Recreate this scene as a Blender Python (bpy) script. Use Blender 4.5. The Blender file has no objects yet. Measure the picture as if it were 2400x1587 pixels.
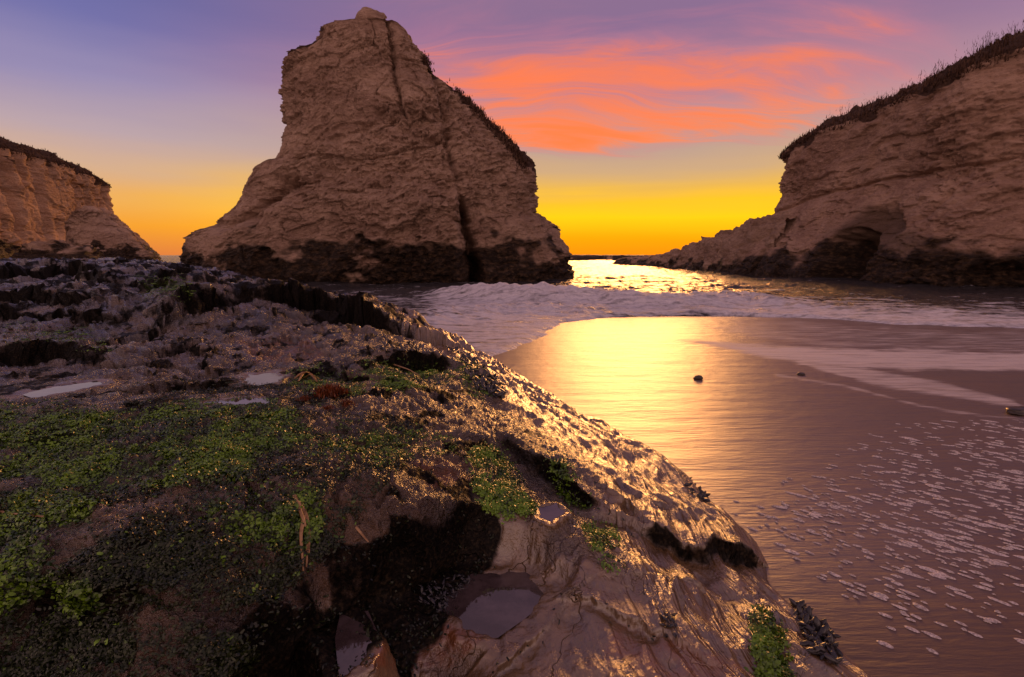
import bpy, math, random
import numpy as np

random.seed(7)
RNG = np.random.default_rng(7)
scene = bpy.context.scene
col = scene.collection

# ------------------------------------------------------------------ camera
CAM_H = 2.6
PITCH = math.atan((793.5 - 598.0) / 1200.0)
cam_d = bpy.data.cameras.new('camera')
cam_d.lens = 18.0
cam_d.sensor_width = 36.0
cam_d.sensor_fit = 'HORIZONTAL'
cam_d.clip_start = 0.05
cam_d.clip_end = 30000.0
cam = bpy.data.objects.new('camera', cam_d)
cam.location = (0, 0, CAM_H)
cam.rotation_euler = (math.pi / 2 - PITCH, 0, 0)
col.objects.link(cam)
scene.camera = cam

# ------------------------------------------------------------------ exposure
scene.view_settings.view_transform = 'Standard'
scene.view_settings.look = 'None'
scene.view_settings.exposure = 0.0
scene.view_settings.gamma = 1.0
scene.render.film_transparent = False
scene.cycles.max_bounces = 6
scene.cycles.diffuse_bounces = 3
scene.cycles.glossy_bounces = 4
scene.cycles.use_denoising = True

# ------------------------------------------------------------------ sun
SUN_AZ = math.radians(12.5)
SUN_EL = math.radians(11.0)
sun_d = bpy.data.lights.new('sun', 'SUN')
sun_d.energy = 1.6
sun_d.angle = math.radians(17.0)
sun_d.color = (1.0, 0.42, 0.12)
sun = bpy.data.objects.new('sun', sun_d)
sun.rotation_euler = (math.pi / 2 - SUN_EL, 0, math.pi - SUN_AZ)
sun.location = (20, 80, 40)
col.objects.link(sun)


def lin(r, g, b, k=1.0):
    f = lambda c: (c / 255 / 12.92) if c / 255 <= 0.04045 else ((c / 255 + 0.055) / 1.055) ** 2.4
    return (f(r) * k, f(g) * k, f(b) * k, 1.0)


class NT:
    """small node-tree helper"""

    def __init__(self, nt):
        self.nt = nt
        nt.nodes.clear()

    def n(self, t, **kw):
        nd = self.nt.nodes.new(t)
        for k, v in kw.items():
            setattr(nd, k, v)
        return nd

    def put(self, sock, v):
        if hasattr(v, 'is_linked') or isinstance(v, bpy.types.NodeSocket):
            self.nt.links.new(v, sock)
        else:
            sock.default_value = v

    def m(self, op, a, b=0.0, c=0.0, clamp=False):
        nd = self.n('ShaderNodeMath', operation=op)
        nd.use_clamp = clamp
        for s, v in zip(nd.inputs, (a, b, c)):
            self.put(s, v)
        return nd.outputs[0]

    def ss(self, x, a, b):
        nd = self.n('ShaderNodeMapRange', interpolation_type='SMOOTHSTEP')
        self.put(nd.inputs[0], x)
        nd.inputs[1].default_value = a
        nd.inputs[2].default_value = b
        return nd.outputs[0]

    def ramp(self, x, stops, interp='LINEAR'):
        nd = self.n('ShaderNodeValToRGB')
        cr = nd.color_ramp
        cr.interpolation = interp
        while len(cr.elements) < len(stops):
            cr.elements.new(0.5)
        for e, (p, c) in zip(cr.elements, stops):
            e.position = p
            e.color = c
        self.put(nd.inputs[0], x)
        return nd.outputs[0]

    def mix(self, f, a, b, blend='MIX'):
        nd = self.n('ShaderNodeMix', data_type='RGBA', blend_type=blend)
        self.put(nd.inputs[0], f)
        self.put(nd.inputs[6], a)
        self.put(nd.inputs[7], b)
        return nd.outputs[2]

    def noise(self, vec, scale, detail=4, rough=0.55, dist=0.0):
        nd = self.n('ShaderNodeTexNoise')
        self.put(nd.inputs['Vector'], vec)
        nd.inputs['Scale'].default_value = scale
        nd.inputs['Detail'].default_value = detail
        nd.inputs['Roughness'].default_value = rough
        nd.inputs['Distortion'].default_value = dist
        return nd.outputs[0]

    def voro(self, vec, scale, feature='F1', out='Distance'):
        nd = self.n('ShaderNodeTexVoronoi', feature=feature)
        self.put(nd.inputs['Vector'], vec)
        nd.inputs['Scale'].default_value = scale
        return nd.outputs[out]

    def mapping(self, vec, scale=(1, 1, 1), rot=(0, 0, 0), loc=(0, 0, 0)):
        nd = self.n('ShaderNodeMapping')
        self.put(nd.inputs[0], vec)
        nd.inputs['Scale'].default_value = scale
        nd.inputs['Rotation'].default_value = rot
        nd.inputs['Location'].default_value = loc
        return nd.outputs[0]

    def attr(self, name):
        nd = self.n('ShaderNodeAttribute', attribute_name=name)
        return nd.outputs['Fac']

    def bump(self, h, strength, dist, normal=None):
        nd = self.n('ShaderNodeBump')
        nd.inputs['Strength'].default_value = strength
        nd.inputs['Distance'].default_value = dist
        self.put(nd.inputs['Height'], h)
        if normal is not None:
            self.put(nd.inputs['Normal'], normal)
        return nd.outputs[0]


# ------------------------------------------------------------------ sky
world = bpy.data.worlds.new('World')
scene.world = world
world.use_nodes = True
w = NT(world.node_tree)
tc = w.n('ShaderNodeTexCoord').outputs['Generated']
sep = w.n('ShaderNodeSeparateXYZ')
w.put(sep.inputs[0], tc)
dx, dy, dz = sep.outputs
hl = w.m('SQRT', w.m('ADD', w.m('MULTIPLY', dx, dx), w.m('ADD', w.m('MULTIPLY', dy, dy), 1e-5)))
cz = w.m('DIVIDE', w.m('ADD', w.m('MULTIPLY', dx, math.sin(SUN_AZ)), w.m('MULTIPLY', dy, math.cos(SUN_AZ))), hl)
zz = w.m('MAXIMUM', dz, 0.0)
# slow waviness so the bands are not perfectly level
pl = w.n('ShaderNodeCombineXYZ')
den = w.m('ADD', zz, 0.10)
w.put(pl.inputs[0], w.m('DIVIDE', dx, den))
w.put(pl.inputs[1], w.m('DIVIDE', dy, den))
plane = pl.outputs[0]
wav = w.noise(w.mapping(tc, (1.2, 1.2, 9)), 1.6, 3, 0.5)
ze = w.m('ADD', zz, w.m('MULTIPLY', w.m('SUBTRACT', wav, 0.5), w.m('MULTIPLY', w.ss(zz, 0.0, 0.12), 0.07)))
near = w.ramp(ze, [(0.0, lin(248, 138, 12, 1.2)), (0.03, lin(252, 156, 8, 1.25)), (0.07, lin(255, 194, 20, 1.25)), (0.095, lin(253, 194, 42, 1.08)),
                   (0.12, lin(240, 186, 86)), (0.15, lin(214, 174, 130)), (0.19, lin(196, 164, 146)), (0.24, lin(190, 150, 150)), (0.29, lin(176, 132, 148)),
                   (0.37, lin(142, 112, 148)), (0.6, lin(142, 114, 134)), (1.0, lin(138, 112, 122))])
away = w.ramp(ze, [(0.0, lin(226, 128, 66)), (0.045, lin(248, 162, 50)), (0.085, lin(242, 176, 88)), (0.13, lin(216, 176, 144)),
                   (0.18, lin(190, 166, 172)), (0.25, lin(154, 142, 180)), (0.33, lin(116, 114, 170)), (0.40, lin(98, 102, 160)),
                   (0.6, lin(124, 112, 142)), (1.0, lin(138, 112, 122))])
anti = w.ramp(ze, [(0.0, lin(214, 164, 154)), (0.12, lin(255, 206, 190, 1.12)), (0.3, lin(252, 202, 192, 1.08)), (0.6, lin(200, 160, 166)),
                   (1.0, lin(138, 112, 122))])  # unseen sky behind the camera, brightened as added fill for stack and foreground
f1 = w.ss(cz, 0.62, 0.98)
f2 = w.ss(cz, -0.2, 0.5)
base = w.mix(f2, anti, w.mix(f1, away, near))
# high thin clouds lit from below
warp = w.noise(plane, 0.55, 3, 0.5)
pv = w.n('ShaderNodeVectorMath', operation='ADD')
w.put(pv.inputs[0], plane)
cmb = w.n('ShaderNodeCombineXYZ')
w.put(cmb.inputs[0], w.m('MULTIPLY', warp, 0.9))
w.put(cmb.inputs[1], w.m('MULTIPLY', warp, 1.3))
w.put(pv.inputs[1], cmb.outputs[0])
c1 = w.noise(w.mapping(pv.outputs[0], (0.40, 1.2, 1), (0, 0, math.radians(-22)), (3.1, 0.4, 0)), 1.1, 6, 0.58, 0.4)
c2 = w.noise(w.mapping(pv.outputs[0], (0.75, 3.4, 1), (0, 0, math.radians(-32)), (1.3, 7.7, 0)), 1.3, 9, 0.62, 0.7)
tex = w.m('SUBTRACT', w.m('ADD', w.m('MULTIPLY', c1, 0.5), w.m('MULTIPLY', c2, 0.5)), 0.5)
env = w.m('MULTIPLY', w.m('MULTIPLY', w.ss(cz, 0.82, 0.985), w.ss(dz, 0.150, 0.225)), w.m('SUBTRACT', 1.0, w.m('MULTIPLY', w.ss(dz, 0.295, 0.40), 0.9)))
cm = w.ss(w.m('ADD', w.m('MULTIPLY', env, 0.74), w.m('MULTIPLY', tex, 2.7)), -0.05, 1.12)
cm = w.m('MULTIPLY', cm, w.ss(w.m('ADD', dz, w.m('MULTIPLY', tex, 0.20)), 0.155, 0.225))
cm = w.m('MULTIPLY', cm, w.m('ADD', 0.30, w.m('MULTIPLY', w.ss(cz, 0.80, 0.96), 0.70)))
ccol = w.mix(w.ss(cm, 0.22, 0.72), lin(218, 130, 144), lin(255, 122, 58, 1.15))
ccol = w.mix(w.ss(cz, 0.72, 0.93), lin(186, 140, 178), ccol)
ccol = w.mix(f2, lin(222, 176, 176), ccol)
sky = w.mix(w.m('MULTIPLY', cm, 0.92), base, ccol)
# low yellow streaks near the horizon
c3 = w.noise(w.mapping(tc, (1.0, 1.0, 26)), 1.5, 5, 0.55, 0.2)
low = w.m('MULTIPLY', w.ss(c3, 0.52, 0.72), w.m('MULTIPLY', w.ss(dz, 0.02, 0.06), w.m('SUBTRACT', 1.0, w.ss(dz, 0.08, 0.16))))
sky = w.mix(w.m('MULTIPLY', low, w.m('MULTIPLY', f1, 0.35)), sky, lin(255, 196, 18, 1.2))
bg = w.n('ShaderNodeBackground')
w.put(bg.inputs[0], sky)
bg.inputs[1].default_value = 1.0
wo = w.n('ShaderNodeOutputWorld')
w.nt.links.new(bg.outputs[0], wo.inputs[0])

# ------------------------------------------------------------------ helpers: projection
SP, CP = math.sin(PITCH), math.cos(PITCH)


def ray(u, v):
    x = (u - 1200.0) / 1200.0
    y = -(v - 793.5) / 1200.0
    return x, CP + SP * y, -SP + CP * y


def at_z(u, v, z=0.0):
    x, y, c = ray(u, v)
    t = (z - CAM_H) / c
    return np.array([x * t, y * t, z])


def at_y(u, v, Y):
    x, y, c = ray(u, v)
    t = Y / y
    return np.array([x * t, Y, CAM_H + c * t])


def proj(X, Y, Z):
    c = Z - CAM_H
    f = np.maximum(Y * CP - c * SP, 1e-3)
    up = Y * SP + c * CP
    return 1200 + 1200 * X / f, 793.5 - 1200 * up / f


# ------------------------------------------------------------------ helpers: noise (vectorised)
_P = np.tile(np.random.default_rng(3).permutation(256).astype(np.int32), 2)
_g = np.random.default_rng(4).normal(size=(256, 3)).astype(np.float32)
_G3 = _g / np.linalg.norm(_g, axis=1)[:, None] * 1.25
_a = np.random.default_rng(5).uniform(0, 2 * np.pi, 256)
_G2 = np.stack([np.cos(_a), np.sin(_a)], 1).astype(np.float32) * 1.35


def n2(x, y):
    x = np.asarray(x, np.float32); y = np.asarray(y, np.float32)
    ix = np.floor(x).astype(np.int32); iy = np.floor(y).astype(np.int32)
    fx = x - ix; fy = y - iy
    ix &= 255; iy &= 255
    u = fx * fx * fx * (fx * (fx * 6 - 15) + 10)
    v = fy * fy * fy * (fy * (fy * 6 - 15) + 10)

    def c(a, b):
        g = _G2[_P[_P[(ix + a) & 255] + ((iy + b) & 255)]]
        return g[..., 0] * (fx - a) + g[..., 1] * (fy - b)
    a0 = c(0, 0); a0 += u * (c(1, 0) - a0)
    a1 = c(0, 1); a1 += u * (c(1, 1) - a1)
    return a0 + v * (a1 - a0)


def n3(x, y, z):
    x = np.asarray(x, np.float32); y = np.asarray(y, np.float32); z = np.asarray(z, np.float32)
    ix = np.floor(x).astype(np.int32); iy = np.floor(y).astype(np.int32); iz = np.floor(z).astype(np.int32)
    fx = x - ix; fy = y - iy; fz = z - iz
    ix &= 255; iy &= 255; iz &= 255
    u = fx * fx * fx * (fx * (fx * 6 - 15) + 10)
    v = fy * fy * fy * (fy * (fy * 6 - 15) + 10)
    s = fz * fz * fz * (fz * (fz * 6 - 15) + 10)

    def c(a, b, d):
        g = _G3[_P[_P[_P[(ix + a) & 255] + ((iy + b) & 255)] + ((iz + d) & 255)]]
        return g[..., 0] * (fx - a) + g[..., 1] * (fy - b) + g[..., 2] * (fz - d)

    def pl(d):
        a0 = c(0, 0, d); a0 += u * (c(1, 0, d) - a0)
        a1 = c(0, 1, d); a1 += u * (c(1, 1, d) - a1)
        return a0 + v * (a1 - a0)
    b0 = pl(0)
    return b0 + s * (pl(1) - b0)


def fbm2(x, y, o=4, g=0.5, l=2.03):
    r = 0; a = 1.0
    for k in range(o):
        r = r + a * n2(x + 17.3 * k, y - 9.1 * k)
        x = x * l; y = y * l; a *= g
    return r


def rid2(x, y, o=4, g=0.5, l=2.03):
    r = 0; a = 1.0
    for k in range(o):
        r = r + a * (1 - 2.2 * np.abs(n2(x + 17.3 * k, y - 9.1 * k)))
        x = x * l; y = y * l; a *= g
    return r


def fbm3(x, y, z, o=4, g=0.5, l=2.03):
    r = 0; a = 1.0
    for k in range(o):
        r = r + a * n3(x + 17.3 * k, y - 9.1 * k, z + 5.7 * k)
        x = x * l; y = y * l; z = z * l; a *= g
    return r


def blocks(x, y, z, seed=0):
    """a random offset per brick-shaped cell (fractured rock)"""
    iz = np.floor(z).astype(np.int64)
    off = (iz * 0.37) % 1.0
    ix = np.floor(x + off).astype(np.int64); iy = np.floor(y + off * 1.7).astype(np.int64)
    h = (ix * 73856093) ^ (iy * 19349663) ^ (iz * 83492791) ^ (seed * 7919)
    h = (h ^ (h >> 13)) * 1274126177
    return ((h & 0xFFFF).astype(np.float32) / 65535.0) - 0.5


def sst(x, a, b):
    t = np.clip((x - a) / (b - a), 0, 1)
    return t * t * (3 - 2 * t)


def polydist(px, py, pts):
    """distance, arc fraction index and side (+ = left of travel) to a polyline"""
    best = np.full(px.shape, 1e18); side = np.zeros(px.shape); tt = np.zeros(px.shape)
    pts = [np.asarray(p, float)[:2] for p in pts]
    L = 0.0
    for a, b in zip(pts[:-1], pts[1:]):
        ab = b - a
        ln2 = max(ab @ ab, 1e-12)
        t = ((px - a[0]) * ab[0] + (py - a[1]) * ab[1]) / ln2
        tc_ = np.clip(t, 0, 1)
        qx = px - (a[0] + tc_ * ab[0]); qy = py - (a[1] + tc_ * ab[1])
        d = qx * qx + qy * qy
        cr = ab[0] * qy - ab[1] * qx
        m = d < best
        best = np.where(m, d, best)
        side = np.where(m, np.sign(cr), side)
        tt = np.where(m, L + tc_ * math.sqrt(ln2), tt)
        L += math.sqrt(ln2)
    return np.sqrt(best), tt, side, L


def inpoly(px, py, pts):
    ins = np.zeros(px.shape, bool)
    n = len(pts)
    for i in range(n):
        x1, y1 = pts[i]; x2, y2 = pts[(i + 1) % n]
        if y1 == y2:
            continue
        c = ((y1 > py) != (y2 > py)) & (px < (x2 - x1) * (py - y1) / (y2 - y1) + x1)
        ins ^= c
    return ins


def polymask(px, py, pts, soft):
    """soft mask of a polygon: 1 inside, falling to 0 over soft units outside"""
    x0 = min(p[0] for p in pts) - soft; x1 = max(p[0] for p in pts) + soft
    y0 = min(p[1] for p in pts) - soft; y1 = max(p[1] for p in pts) + soft
    r = np.zeros(px.shape, np.float32)
    sel = (px > x0) & (px < x1) & (py > y0) & (py < y1)
    if not sel.any():
        return r
    a, b = px[sel], py[sel]
    d = polydist(a, b, list(pts) + [pts[0]])[0]
    ins = inpoly(a, b, pts)
    r[sel] = sst(np.where(ins, d, -d), -soft, soft * 0.6)
    return r


# ------------------------------------------------------------------ helpers: meshes
def tag(o, label=None, cat=None, group=None, kind=None):
    if label: o['label'] = label
    if cat: o['category'] = cat
    if group: o['group'] = group
    if kind: o['kind'] = kind
    return o


def mesh_np(name, V, F, mat, parent=None, attrs=None, smooth=True):
    """V (n,3), F (m,4) or (m,3) arrays -> one linked mesh object"""
    V = np.ascontiguousarray(V, np.float32); F = np.ascontiguousarray(F, np.int32)
    me = bpy.data.meshes.new(name)
    k = F.shape[1]
    me.vertices.add(len(V)); me.vertices.foreach_set('co', V.ravel())
    me.loops.add(F.size); me.loops.foreach_set('vertex_index', F.ravel())
    me.polygons.add(len(F))
    me.polygons.foreach_set('loop_start', np.arange(0, F.size, k, dtype=np.int32))
    me.polygons.foreach_set('use_smooth', np.full(len(F), smooth))
    for an, av in (attrs or {}).items():
        at = me.attributes.new(an, 'FLOAT', 'POINT')
        at.data.foreach_set('value', np.ascontiguousarray(av, np.float32).ravel())
    me.update(calc_edges=True)
    me.validate()
    me.materials.append(mat)
    o = bpy.data.objects.new(name, me)
    col.objects.link(o)
    if parent is not None:
        o.parent = parent
    return o


def grid_faces(n, m, wrap=False):
    i = np.arange(n - (0 if wrap else 1))[:, None]
    j = np.arange(m - 1)[None, :]
    a = i * m + j
    i2 = (i + 1) % n
    b = i2 * m + j
    return np.stack([a, b, b + 1, a + 1], -1).reshape(-1, 4)


def empty(name, loc=(0, 0, 0)):
    e = bpy.data.objects.new(name, None)
    e.location = loc
    e.empty_display_size = 0.2
    col.objects.link(e)
    return e


# ------------------------------------------------------------------ materials
def mat_new(name):
    m = bpy.data.materials.new(name)
    m.use_nodes = True
    t = NT(m.node_tree)
    out = t.n('ShaderNodeOutputMaterial')
    p = t.n('ShaderNodeBsdfPrincipled')
    t.nt.links.new(p.outputs[0], out.inputs[0])
    pos = t.n('ShaderNodeNewGeometry').outputs['Position']
    return m, t, p, pos


def make_cliff_mat(name, tan, brown, pale, scale=1.0):
    m, t, p, pos = mat_new(name)
    lay = t.mapping(pos, (1, 1, 1.9), (0, math.radians(11), 0))
    a = t.noise(lay, 0.22 * scale, 6, 0.62)
    b = t.noise(lay, 1.9 * scale, 6, 0.68, 0.0)
    c = t.mix(t.ss(a, 0.36, 0.66), brown, tan)
    c = t.mix(t.m('MULTIPLY', t.ss(b, 0.5, 0.78), 0.75), c, pale)
    gr = t.noise(lay, 4.2 * scale, 7, 0.75)
    c = t.mix(t.m('MULTIPLY', t.ss(gr, 0.47, 0.28), 0.85), c, (brown[0] * .30, brown[1] * .28, brown[2] * .28, 1))
    c = t.mix(t.m('MULTIPLY', t.ss(gr, 0.54, 0.72), 0.6), c, pale)
    c = t.mix(t.m('MULTIPLY', t.ss(b, 0.5, 0.24), 0.55), c, (brown[0] * .42, brown[1] * .40, brown[2] * .40, 1))
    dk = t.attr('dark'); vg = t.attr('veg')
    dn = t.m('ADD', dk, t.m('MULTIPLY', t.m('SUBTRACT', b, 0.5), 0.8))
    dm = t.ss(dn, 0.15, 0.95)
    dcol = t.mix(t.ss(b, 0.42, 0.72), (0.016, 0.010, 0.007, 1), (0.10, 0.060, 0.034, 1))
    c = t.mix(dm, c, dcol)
    vcol = t.mix(t.ss(b, 0.35, 0.7), (0.055, 0.032, 0.026, 1), (0.11, 0.065, 0.045, 1))
    c = t.mix(t.ss(t.m('ADD', vg, t.m('MULTIPLY', t.m('SUBTRACT', b, 0.5), 0.5)), 0.35, 0.65), c, vcol)
    t.put(p.inputs['Base Color'], c)
    t.put(p.inputs['Roughness'], t.m('SUBTRACT', 0.92, t.m('MULTIPLY', dm, 0.45)))
    p.inputs['Specular IOR Level'].default_value = 0.2
    h = t.m('ADD', t.m('MULTIPLY', b, 0.9), t.m('MULTIPLY', t.voro(t.mapping(pos, (1, 1, 2.2)), 2.3 * scale), 0.35))
    h = t.m('ADD', h, t.m('MULTIPLY', gr, 0.8))
    t.put(p.inputs['Normal'], t.bump(h, 0.8, 0.32 / scale))
    return m


M_STACK = make_cliff_mat('stack_rock', (0.43, 0.295, 0.215, 1), (0.28, 0.18, 0.13, 1), (0.54, 0.39, 0.29, 1))
M_CLIFF = make_cliff_mat('cliff_rock', (0.45, 0.295, 0.215, 1), (0.30, 0.185, 0.135, 1), (0.58, 0.41, 0.30, 1))
M_FAR = make_cliff_mat('far_cliff_rock', (0.58, 0.37, 0.24, 1), (0.36, 0.22, 0.14, 1), (0.70, 0.48, 0.32, 1), 0.7)


def make_ledge_mat():
    m, t, p, pos = mat_new('wet_ledge_rock')
    a = t.noise(pos, 0.9, 6, 0.6)
    b = t.noise(pos, 6.0, 6, 0.65, 0.2)
    f = t.noise(pos, 38.0, 4, 0.6)
    c = t.mix(t.ss(a, 0.35, 0.68), (0.036, 0.019, 0.011, 1), (0.145, 0.082, 0.042, 1))
    c = t.mix(t.m('MULTIPLY', t.ss(b, 0.5, 0.25), 0.8), c, (0.030, 0.018, 0.014, 1))
    c = t.mix(t.m('MULTIPLY', t.ss(f, 0.58, 0.75), 0.3), c, (0.24, 0.15, 0.09, 1))
    silt = t.attr('silt')
    c = t.mix(t.m('MULTIPLY', t.ss(silt, 0.2, 0.8), 0.8), c, t.mix(t.ss(b, .4, .65), (0.150, 0.085, 0.036, 1), (0.255, 0.150, 0.066, 1)))
    rust = t.attr('rust')
    c = t.mix(t.m('MULTIPLY', t.ss(rust, 0.2, 0.8), t.ss(b, 0.35, 0.6)), c, (0.19, 0.065, 0.02, 1))
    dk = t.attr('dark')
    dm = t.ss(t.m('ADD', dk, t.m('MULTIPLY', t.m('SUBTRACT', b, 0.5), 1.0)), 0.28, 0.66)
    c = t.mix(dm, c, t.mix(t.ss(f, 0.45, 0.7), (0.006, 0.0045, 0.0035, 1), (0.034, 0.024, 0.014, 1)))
    mo = t.attr('moss')
    mm = t.ss(t.m('ADD', mo, t.m('MULTIPLY', t.m('SUBTRACT', b, 0.5), 1.3)), 0.35, 0.75)
    c = t.mix(mm, c, t.mix(t.ss(f, 0.42, 0.7), (0.014, 0.024, 0.006, 1), (0.075, 0.115, 0.014, 1)))
    t.put(p.inputs['Base Color'], c)
    rg = t.m('ADD', t.m('MULTIPLY', t.ss(b, 0.3, 0.7), 0.20), 0.13)
    wet = t.attr('wet')
    rg = t.m('SUBTRACT', rg, t.m('MULTIPLY', wet, 0.06))
    rg = t.m('ADD', rg, t.m('MULTIPLY', t.m('ADD', dm, mm, clamp=True), 0.35))
    t.put(p.inputs['Roughness'], rg)
    p.inputs['IOR'].default_value = 1.75
    t.put(p.inputs['Specular IOR Level'], t.m('MULTIPLY', t.m('ADD', 0.45, t.m('MULTIPLY', wet, 0.55)), t.m('SUBTRACT', 1.0, t.m('MULTIPLY', dm, 0.93))))
    h = t.m('ADD', t.m('MULTIPLY', b, 0.9), t.m('MULTIPLY', f, 0.42))
    h = t.m('ADD', h, t.m('MULTIPLY', t.m('MULTIPLY', dm, f), 0.5))
    h = t.m('MULTIPLY', h, t.m('SUBTRACT', 1.0, t.m('MULTIPLY', t.ss(silt, 0.2, 0.8), 0.86)))
    cdv = t.n('ShaderNodeVectorMath', operation='ADD')
    wn = t.n('ShaderNodeTexNoise'); t.put(wn.inputs['Vector'], pos); wn.inputs['Scale'].default_value = 2.2; wn.inputs['Detail'].default_value = 4
    t.put(cdv.inputs[0], pos); t.put(cdv.inputs[1], wn.outputs['Color'])
    smo = t.m('SUBTRACT', 1.0, t.m('MULTIPLY', t.ss(silt, 0.2, 0.8), 0.88))
    ck = t.voro(t.mapping(cdv.outputs[0], (1, .55, 1), (0, 0, .5)), 1.5, 'DISTANCE_TO_EDGE')
    h = t.m('SUBTRACT', h, t.m('MULTIPLY', t.ss(ck, 0.008, 0.0), 0.16))
    rdg = t.m('ABSOLUTE', t.m('SUBTRACT', t.noise(pos, 13.0, 5, 0.6, 0.2), 0.5))
    h = t.m('SUBTRACT', h, t.m('MULTIPLY', t.m('MULTIPLY', rdg, 0.9), smo))
    flow = t.attr('flow')
    cv = t.n('ShaderNodeCombineXYZ')
    t.put(cv.inputs[0], t.m('MULTIPLY', t.attr('fa'), 0.45)); t.put(cv.inputs[1], t.m('MULTIPLY', t.attr('fc'), 4.2))
    st = t.noise(cv.outputs[0], 1.6, 4, 0.55, 0.9)
    h = t.m('ADD', t.m('MULTIPLY', h, t.m('SUBTRACT', 1.0, t.m('MULTIPLY', flow, 0.88))), t.m('ADD', t.m('MULTIPLY', st, t.m('MULTIPLY', flow, 0.9)), t.m('MULTIPLY', t.m('MULTIPLY', f, flow), 0.10)))
    t.put(p.inputs['Normal'], t.bump(h, 1.0, 0.10))
    return m


M_LEDGE = make_ledge_mat()


def make_beach_mat():
    m, t, p, pos = mat_new('wet_sand')
    g = t.noise(pos, 140.0, 3, 0.7)
    big = t.noise(pos, 0.35, 4, 0.5)
    c = t.mix(g, (0.062, 0.026, 0.013, 1), (0.150, 0.070, 0.036, 1))
    c = t.mix(t.ss(big, .3, .7), c, (0.085, 0.042, 0.027, 1))
    foam = t.attr('foam')
    st = t.noise(t.mapping(pos, (0.35, 2.6, 1), (0, 0, math.radians(6))), 2.2, 6, 0.65, 0.3)
    fm = t.ss(t.m('ADD', foam, t.m('MULTIPLY', t.m('SUBTRACT', st, 0.5), 1.5)), 0.30, 1.0)
    c = t.mix(t.m('MULTIPLY', fm, 0.85), c, (0.55, 0.48, 0.50, 1))
    t.put(p.inputs['Base Color'], c)
    wet = t.attr('wet')
    r = t.m('SUBTRACT', 0.60, t.m('MULTIPLY', wet, 0.22))
    t.put(p.inputs['Roughness'], t.m('ADD', r, t.m('MULTIPLY', fm, 0.3), clamp=True))
    p.inputs['IOR'].default_value = 2.25
    t.put(p.inputs['Specular IOR Level'], t.m('ADD', 0.12, t.m('MULTIPLY', wet, 0.6)))
    rip = t.noise(t.mapping(pos, (1.1, 7.0, 1), (0, 0, math.radians(24))), 3.0, 4, 0.6, 0.25)
    rip2 = t.noise(t.mapping(pos, (0.25, 1.6, 1), (0, 0, math.radians(4))), 1.6, 4, 0.55, 0.3)
    h = t.m('ADD', t.m('MULTIPLY', rip, 1.0), t.m('ADD', t.m('MULTIPLY', g, 0.10), t.m('MULTIPLY', rip2, 2.2)))
    t.put(p.inputs['Normal'], t.bump(h, 0.42, 0.03))
    return m


M_BEACH = make_beach_mat()


def make_sea_mat():
    m, t, p, pos = mat_new('sea_water')
    foam = t.attr('foam')
    st = t.noise(t.mapping(pos, (0.38, 1.9, 1), (0, 0, math.radians(8))), 1.5, 6, 0.62, 0.4)
    st2 = t.noise(pos, 3.5, 5, 0.6, 0.3)
    fm = t.ss(t.m('ADD', foam, t.m('ADD', t.m('MULTIPLY', t.m('SUBTRACT', st, 0.5), 1.7), t.m('MULTIPLY', t.m('SUBTRACT', st2, 0.5), 0.6))), 0.30, 0.92)
    deep = (0.022, 0.020, 0.021, 1)
    c = t.mix(fm, deep, t.mix(st2, (0.55, 0.52, 0.60, 1), (0.90, 0.86, 0.92, 1)))
    t.put(p.inputs['Base Color'], c)
    t.put(p.inputs['Roughness'], t.m('ADD', 0.19, t.m('MULTIPLY', fm, 0.55)))
    p.inputs['IOR'].default_value = 1.45
    h = t.m('ADD', t.noise(t.mapping(pos, (0.6, 1.4, 1)), 1.1, 6, 0.6, 0.2), t.m('MULTIPLY', t.noise(t.mapping(pos, (1, 2.2, 1)), 5.0, 4, 0.6), 0.25))
    t.put(p.inputs['Normal'], t.bump(h, 0.9, 0.7))
    return m


M_SEA = make_sea_mat()


def make_foam_mat():
    m, t, p, pos = mat_new('sea_foam')
    b = t.noise(pos, 60.0, 4, 0.7)
    t.put(p.inputs['Base Color'], t.mix(t.ss(b, .35, .65), (0.34, 0.27, 0.26, 1), (0.78, 0.68, 0.66, 1)))
    p.inputs['Roughness'].default_value = 0.45
    t.put(p.inputs['Normal'], t.bump(t.voro(pos, 95.0), 0.6, 0.01))
    return m


M_FOAM = make_foam_mat()


def make_pool_mat():
    m, t, p, pos = mat_new('tide_pool_water')
    b = t.noise(pos, 5.0, 5, 0.6)
    t.put(p.inputs['Base Color'], t.mix(t.ss(b, .35, .7), (0.045, 0.030, 0.030, 1), (0.105, 0.075, 0.078, 1)))
    p.inputs['Roughness'].default_value = 0.04
    p.inputs['IOR'].default_value = 1.9
    t.put(p.inputs['Normal'], t.bump(t.noise(pos, 9.0, 2, 0.5), 0.06, 0.01))
    return m


M_POOL = make_pool_mat()


def simple(name, c1, c2, rough=0.5, scale=12.0, spec=0.5, bump=0.3, bd=0.01, tint=False, trans=0.0):
    m, t, p, pos = mat_new(name)
    b = t.attr('tint') if tint else t.noise(pos, scale, 5, 0.6)
    t.put(p.inputs['Base Color'], t.mix(b if tint else t.ss(b, 0.3, 0.7), c1, c2))
    p.inputs['Roughness'].default_value = rough
    p.inputs['Specular IOR Level'].default_value = spec
    if bump:
        t.put(p.inputs['Normal'], t.bump(t.noise(pos, scale * 2, 4, 0.6), bump, bd))
    return m


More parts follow.
